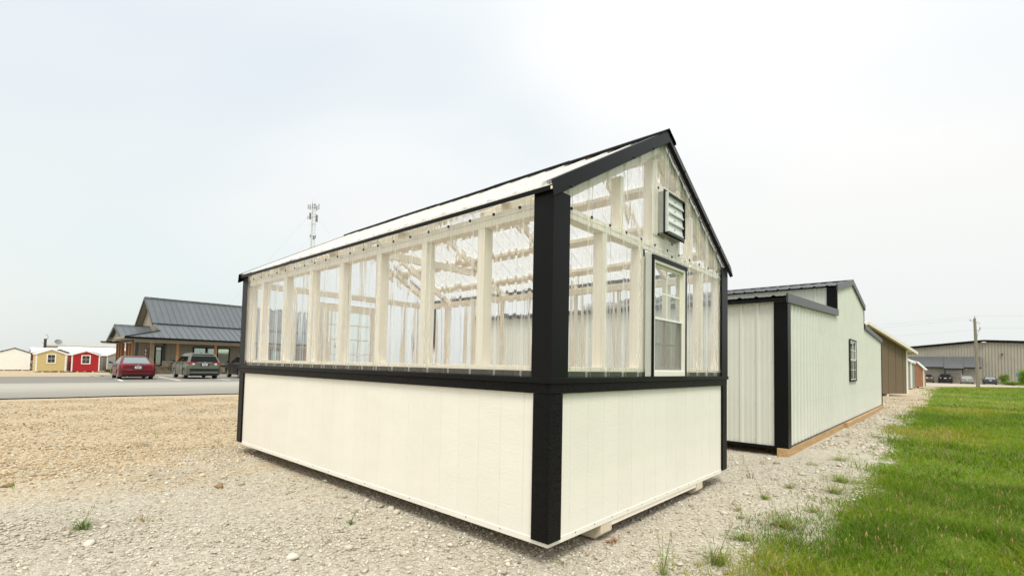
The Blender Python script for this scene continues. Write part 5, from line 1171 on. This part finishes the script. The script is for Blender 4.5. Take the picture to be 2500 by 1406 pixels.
    b = MB(); zb_ = S['bz']; b.prism([(-Lh-.035, zb_), (-Lh+.10, zb_+.045), (-Lh+.2, zb_+.04), (-Lh+.2, zb_-.22), (-Lh+.04, zb_-.24), (-Lh-.03, zb_-.12)], 0, -W2*.84, W2*.84); b.build('bumper', S.get('bump', paint), o, smooth=40, bevel=.01)
    b = MB(); b.prism([(-Lh+.01, gc+.16), (-Lh+.2, gc+.16), (-Lh+.2, gc-.02), (-Lh+.06, gc-.0)], 0, -W2*.80, W2*.80); b.build('valance', M['under'], o)
    pz = S['pz']; MB().box(-.26, .26, -Lh-.020, -Lh+.02, pz-.03, pz+.14).build('plate_recess', M['dark_metal'], o); pl = MB().box(-.155, .155, -Lh-.028, -Lh-.0205, pz-.02, pz+.125).build('licence_plate', M['plate'], o)
    if detail:
        MB().box(-.10, .10, -Lh-.031, -Lh-.0285, pz+.025, pz+.075).build('plate_characters', M['dark_metal'], pl)
        MB().box(-.045, .045, -Lh-.022, -Lh+.01, pz+.19, pz+.235).build('badge', M['chrome'], o)
        if S.get('garnish'): MB().box(-.42, .42, -Lh-.03, -Lh+.01, pz+.17, pz+.21).build('garnish', M['chrome'], o)
        MB().box(-.025, .025, (c[-1][1]+.1), (c[-1][1]+.28), c[-1][0]-.01, c[-1][0]+.055).build('roof_fin', S.get('mirror', paint), o)
    if S.get('rails'):
        for s in (-1, 1): MB().tube([(s*(c[-1][3]-.06), c[-1][1]+.2, c[-1][0]-.03), (s*(c[-1][3]-.06), c[-1][1]+.4, c[-1][0]+.05), (s*(c[-1][3]-.06), c[-1][2]-.4, c[-1][0]+.05), (s*(c[-1][3]-.06), c[-1][2]-.2, c[-1][0]-.03)], .02).build('roof_rail', M['dark_metal'], o)
    if S.get('spoiler'): b = MB(); b.prism([(c[2][1]-.14, c[2][0]-.03), (c[2][1]+.1, c[2][0]-.06), (c[2][1]+.1, c[2][0]+.03), (c[2][1]-.14, c[2][0]-.005)], 0, -c[2][3]+.08, c[2][3]-.08); b.build('spoiler', paint, o, smooth=40)
    for s in (-1, 1):
        for yy in S['handles']: MB().box(s*(W2*.985), s*(W2+.015), yy-.09, yy+.09, z0-.16, z0-.13).build('door_handle', paint, o)
        for yy in S['doors']: MB().box(s*(W2*.97), s*(W2+.001), yy-.004, yy+.004, gc+.1, z0-.03).build('door_seam', M['under'], o)
        MB().hexa([(s*W2*.5, Lh-.08, .62), (s*W2*.93, Lh-.28, .62), (s*W2*.93, Lh-.2, .62), (s*W2*.5, Lh+.005, .62)], [(s*W2*.5, Lh-.1, .76), (s*W2*.93, Lh-.32, .76), (s*W2*.93, Lh-.22, .76), (s*W2*.5, Lh-.01, .76)]).build('headlamp', M['chrome'], o)
    return o
SED = dict(len=4.86, w=1.82, gc=.19, axles=(-1.38, 1.36), wr=.325, top=([-2.43, -2.2, -1.7, -1.0, 1.0, 1.25, 2.1, 2.43], [.93, 1.0, 1.0, .95, .93, .95, .80, .68]),
           cab=[(.93, -1.84, 1.25, .82), (1.36, -1.02, .42, .63), (1.44, -.70, .10, .56), (1.455, -.5, -.1, .45)], side=((.06, .33), (.35, .60), (.62, .93)), lamp=(.72, .94, .40, .34), bz=.62, pz=.70, exh=True, handles=(-.55, .45), doors=(-1.0, -.1, 1.0), mirror=M['black_rubber'], rv=.14)
SUV = dict(len=5.05, w=2.0, gc=.24, axles=(-1.42, 1.55), wr=.385, top=([-2.525, -2.4, -1.5, 1.0, 1.35, 2.2, 2.525], [1.10, 1.12, 1.12, 1.10, 1.10, 1.02, .82]),
           cab=[(1.10, -2.46, 1.45, .95), (1.56, -2.10, .55, .80), (1.69, -1.92, .28, .72), (1.75, -1.5, .0, .56)], side=((.05, .24), (.26, .50), (.52, .74), (.76, .95)), lamp=(.90, 1.14, .58, .36), bz=.70, pz=.92, clear=True, garnish=True, rails=True, spoiler=True, bump=M['under'], handles=(-.75, .3), doors=(-1.15, -.2, .95), mirror=M['black_rubber'], rv=.06)
def cz(x, y): return h(x, y)+.032
car('red_sedan', 'dark red sedan parked nose in before the office', 'car', (4.46, 37.28, cz(4.57, 37.3)), R(-3.5), M['car_red'], SED, M['car_glass_pale'], 'cars parked at the office')
car('grey_suv', 'grey green sport utility car parked between the red sedan and the black one', 'car', (8.14, 37.9, cz(8.3, 37.9)), R(-3), M['car_green'], SUV, M['car_glass'], 'cars parked at the office')
car('black_suv', 'black sport utility car half hidden by the greenhouse corner', 'car', (11.6, 37.95, cz(11.8, 38)), R(-3), M['car_black'], dict(SUV, bump=M['car_black'], len=4.8, wr=.37, axles=(-1.35, 1.45), top=([-2.4, -2.3, -1.5, 1.0, 1.35, 2.2, 2.4], [1.08, 1.1, 1.1, 1.08, 1.08, .98, .8]), cab=[(1.08, -2.32, 1.35, .9), (1.58, -1.98, .45, .71), (1.68, -1.86, .2, .66), (1.71, -1.5, 0, .54)]), M['car_glass_pale'], 'cars parked at the office')
DC = dict(detail=False)
car('parked_car', 'grey brown car cut by the terracotta shed', 'car', (120.6, 1.32, cz(120, 1)), -R(90), M['car_bronze'], dict(SUV, w=1.95), M['car_glass'], 'cars parked at the warehouse', **DC)
car('parked_car', 'black high backed car left of the silver sedan at the warehouse', 'car', (120.6, -1.24, cz(120, -1)), -R(90), M['car_black'], dict(SUV, w=2.0, bump=M['car_black'], rails=False), M['car_glass'], 'cars parked at the warehouse', **DC)
car('parked_car', 'silver sedan parked left of the utility pole', 'car', (120.6, -4.2, cz(120, -4)), -R(90), M['car_silver'], SED, M['car_glass_pale'], 'cars parked at the warehouse', **DC)
car('parked_car', 'slate blue sedan parked right of the utility pole', 'car', (120.6, -7.2, cz(120, -7)), -R(90), M['car_blue'], SED, M['car_glass_pale'], 'cars parked at the warehouse', **DC)
# ================================================================== SHRUBS
def shrub(name, label, loc, rx, rz_, n, leaf, seed, tint=(.085, .15, .02)):
    r = np.random.default_rng(seed); o = thing(name, label, 'shrub', loc); ORG[o.name] = (0, 0, 0)
    b = MB(); stems = []
    for k in range(7):
        a = r.random()*6.28; d = Vector((math.cos(a)*rx*.6, math.sin(a)*rx*.6, rz_*(.9+.7*r.random()))); b.cyl((0, 0, -.03), d*.5, .02, .014, 5); b.cyl(d*.5, d, .014, .004, 5)
        for j in range(3):
            e_ = d*(.45+.2*j)+Vector(((r.random()-.5)*rx*.9, (r.random()-.5)*rx*.9, rz_*.35*r.random())); b.cyl(d*(.4+.15*j), e_, .008, .003, 4); stems.append(e_)
        stems.append(d)
    b.build('stem', M['bark'], o)
    C = np.array([list(s) for s in stems])[r.integers(0, len(stems), n)]+r.normal(0, 1, (n, 3))*np.array([rx, rx, rz_])*.17
    C[:, 2] = np.abs(C[:, 2])+.02; dr = r.normal(0, 1, (n, 3)); dr /= np.linalg.norm(dr, axis=1)[:, None]; sd_ = np.cross(dr, r.normal(0, 1, (n, 3))); sd_ /= np.linalg.norm(sd_, axis=1)[:, None]
    l_ = leaf*(.6+.8*r.random(n))[:, None]; V = np.stack([C, C+dr*l_*.5+sd_*l_*.28, C+dr*l_, C+dr*l_*.5-sd_*l_*.28], 1).reshape(-1, 3); F = np.arange(4*n).reshape(n, 4)
    cc = np.array(tint)*(.6+.9*r.random((n, 1))); me = np_mesh('foliage', V, F, gmat, False, np.repeat(cc, 4, 0)); fo = bpy.data.objects.new('foliage', me); col.objects.link(fo); fo.parent = o
shrub('shrub', 'bright green rounded shrub at the right frame edge', (62.2, -7.2, h(62, -7)), .7, 1.05, 5200, .10, 1, (.20, .33, .02))
shrub('shrub', 'loose green shrub against the tan warehouse wall', (119.2, -9.0, h(119, -9)), .75, 1.1, 1500, .17, 2, (.20, .30, .06))
shrub('shrub', 'low spreading weeds right of the slate blue sedan', (112., -9.6, h(112, -9.6)), 1.5, .35, 3200, .14, 3, (.16, .26, .03))
shrub('shrub', 'low green bush at the corner of the street by the grey shed', (6.7, 60., h(6.7, 60)), .55, .22, 1600, .09, 4, (.10, .15, .02))
# ================================================================== SINGLE WEEDS ON THE GRAVEL
def tuft(label, x, y, n, hgt, spread, green, stalks=0, seed=0, straw=0.2):
    r = np.random.default_rng(seed+50); z = float(base_z(x, y)); o = thing('weed', label, 'weed', (x, y, z)); ORG[o.name] = (0, 0, 0)
    V = []; Fq = []; Cc = []
    for k in range(n):
        a = r.random()*6.28; l_ = hgt*(.5+.7*r.random()); sp = spread*(.3+.9*r.random()); wd = .0035*(.7+.7*r.random()); p0 = Vector(((r.random()-.5)*spread*.5, (r.random()-.5)*spread*.5, -.004)); d = Vector((math.cos(a), math.sin(a), 0)); s = Vector((-d.y, d.x, 0))*wd/2
        p1 = p0+d*sp*.4+Vector((0, 0, l_*.7)); p2 = p0+d*sp+Vector((0, 0, l_*(.8+.3*r.random()-.35*(sp > spread*.7)))); i0 = len(V)
        V += [p0-s, p0+s, p1+s*.8, p1-s*.8, p2]; Fq += [(i0, i0+1, i0+2), (i0, i0+2, i0+3), (i0+3, i0+2, i0+4)]
        c = np.array((.36, .24, .10)) if r.random() < straw else np.array(green)*(.6+.8*r.random()); Cc += [c]*5
    me = np_mesh('blades', np.array([list(v) for v in V]), np.array(Fq), gmat, False, np.array(Cc)); ob_ = bpy.data.objects.new('blades', me); col.objects.link(ob_); ob_.parent = o
    for k in range(stalks):
        a = r.random()*6.28; t_ = Vector((math.cos(a)*spread*.6, math.sin(a)*spread*.6, hgt*(1.5+.8*r.random()))); st = MB().tube([(0, 0, 0), t_*.5+Vector((0, 0, .02)), t_], .0011, 4).build('stalk', M['leaf'], o)
        MB().cyl(t_, t_+Vector((.002, 0, .026)), .0035, .0012, 6).build('seed_head', bpy.data.materials['dry_seed_head'], st)
    return o
G1 = (.12, .20, .04); G2 = (.21, .32, .04)
WEEDS = [('bushy green weed in the gravel near the lower left', -1.78, 2.68, 70, .07, .13, G1, 3, .1), ('flattened brown and green grass sprig right of the bushy weed', -1.45, 2.62, 14, .06, .12, G2, 1, .6),
         ('small dark green tuft below the long greenhouse wall', -.42, 1.50, 34, .035, .05, G1, 3, .05), ('dry twiggy weed in the tan gravel left of the greenhouse', -.78, 6.3, 26, .12, .22, (.16, .13, .06), 2, .6),
         ('tiny green sprig in the tan gravel beyond the dry weed', -.44, 7.1, 8, .14, .12, G2, 1, .1), ('green sprig beside the far corner of the greenhouse', .02, 5.9, 9, .12, .06, G2, 0, .1), ('green sprig at the left frame edge of the tan gravel', -2.05, 4.5, 7, .07, .06, G2, 0, .1),
         ('curled grass runner under the near greenhouse corner', .12, -.02, 9, .03, .07, G2, 0, .3), ('dry sprig on bare stone before the white barn', 4.45, .0, 12, .07, .14, (.17, .14, .05), 1, .6), ('thin grass sprig between the greenhouse and the white barn', 3.45, -.15, 14, .10, .13, (.12, .15, .03), 2, .4)]
for k, (lb, x, y, n, hg, sp, gcol_, st, dry) in enumerate(WEEDS): tuft(lb, x, y, n, hg, sp, gcol_, st, k, dry)
EDGE = [('green clump with trailing runners in the bare stone right of the greenhouse', 2.67, -.49, 60, .06, .13, 1), ('small leafy tuft left of the green clump', 2.13, -.42, 26, .045, .09, 1), ('round leafy tuft below the small one', 1.92, -.51, 34, .035, .08, 0), ('seeding grass clump on white stone in line with the barn post', 3.27, -.57, 46, .07, .13, 4), ('broad flat grass clump before the timber skid of the barn', 5.6, -.66, 90, .06, .26, 0), ('thin clump left of the broad flat one', 4.9, -.46, 34, .05, .16, 0),
        ('big clump with long blades at the tip of the lawn', 4.05, -.9, 130, .10, .22, 1), ('reddish based clump below the long bladed one', 3.4, -.93, 120, .09, .19, 1), ('brown tipped clump alone on stone above the lawn', 2.54, -.9, 50, .05, .11, 1), ('thick tangled clump joined to the lawn corner', 1.95, -.82, 150, .10, .24, 4), ('straw coloured clump below the tangled one', 1.36, -.69, 80, .07, .15, 3), ('spiky clump of grass low at the bottom edge of the lawn', .80, -.70, 110, .11, .18, 4),
        ('tall seeding grass stems beside the bottom frame edge', .42, -.53, 16, .10, .08, 5), ('low clump by the joint of the barn skid', 8.9, -.78, 90, .06, .3, 0), ('low clump near the far end of the barn', 11.1, -.86, 90, .07, .34, 0)]
for k, (lb, x, y, n, hg, sp, st) in enumerate(EDGE): tuft(lb, x, y, n, hg, sp, G2, st, 20+k, .25)
o = MB(); rs = random.Random(9)
for k in range(46):
    p = Vector((.66+rs.uniform(-.05, .06), -.05+rs.uniform(-.03, .03), .008+rs.uniform(0, .012))); d = Vector((rs.uniform(-1, 1), rs.uniform(-1, 1), rs.uniform(-.2, .5))).normalized()*rs.uniform(.012, .03); s = d.cross(Vector((0, 0, 1))).normalized()*.006
    o.add([p-s, p+s, p+d], [(0, 1, 2)])
o = o.build('dead_leaf_litter', pm('dead_leaf', (.30, .13, .05), .8, .3, 60)); tag(o, 'brown dead leaves caught under the front skid', 'leaf litter', kind='stuff')
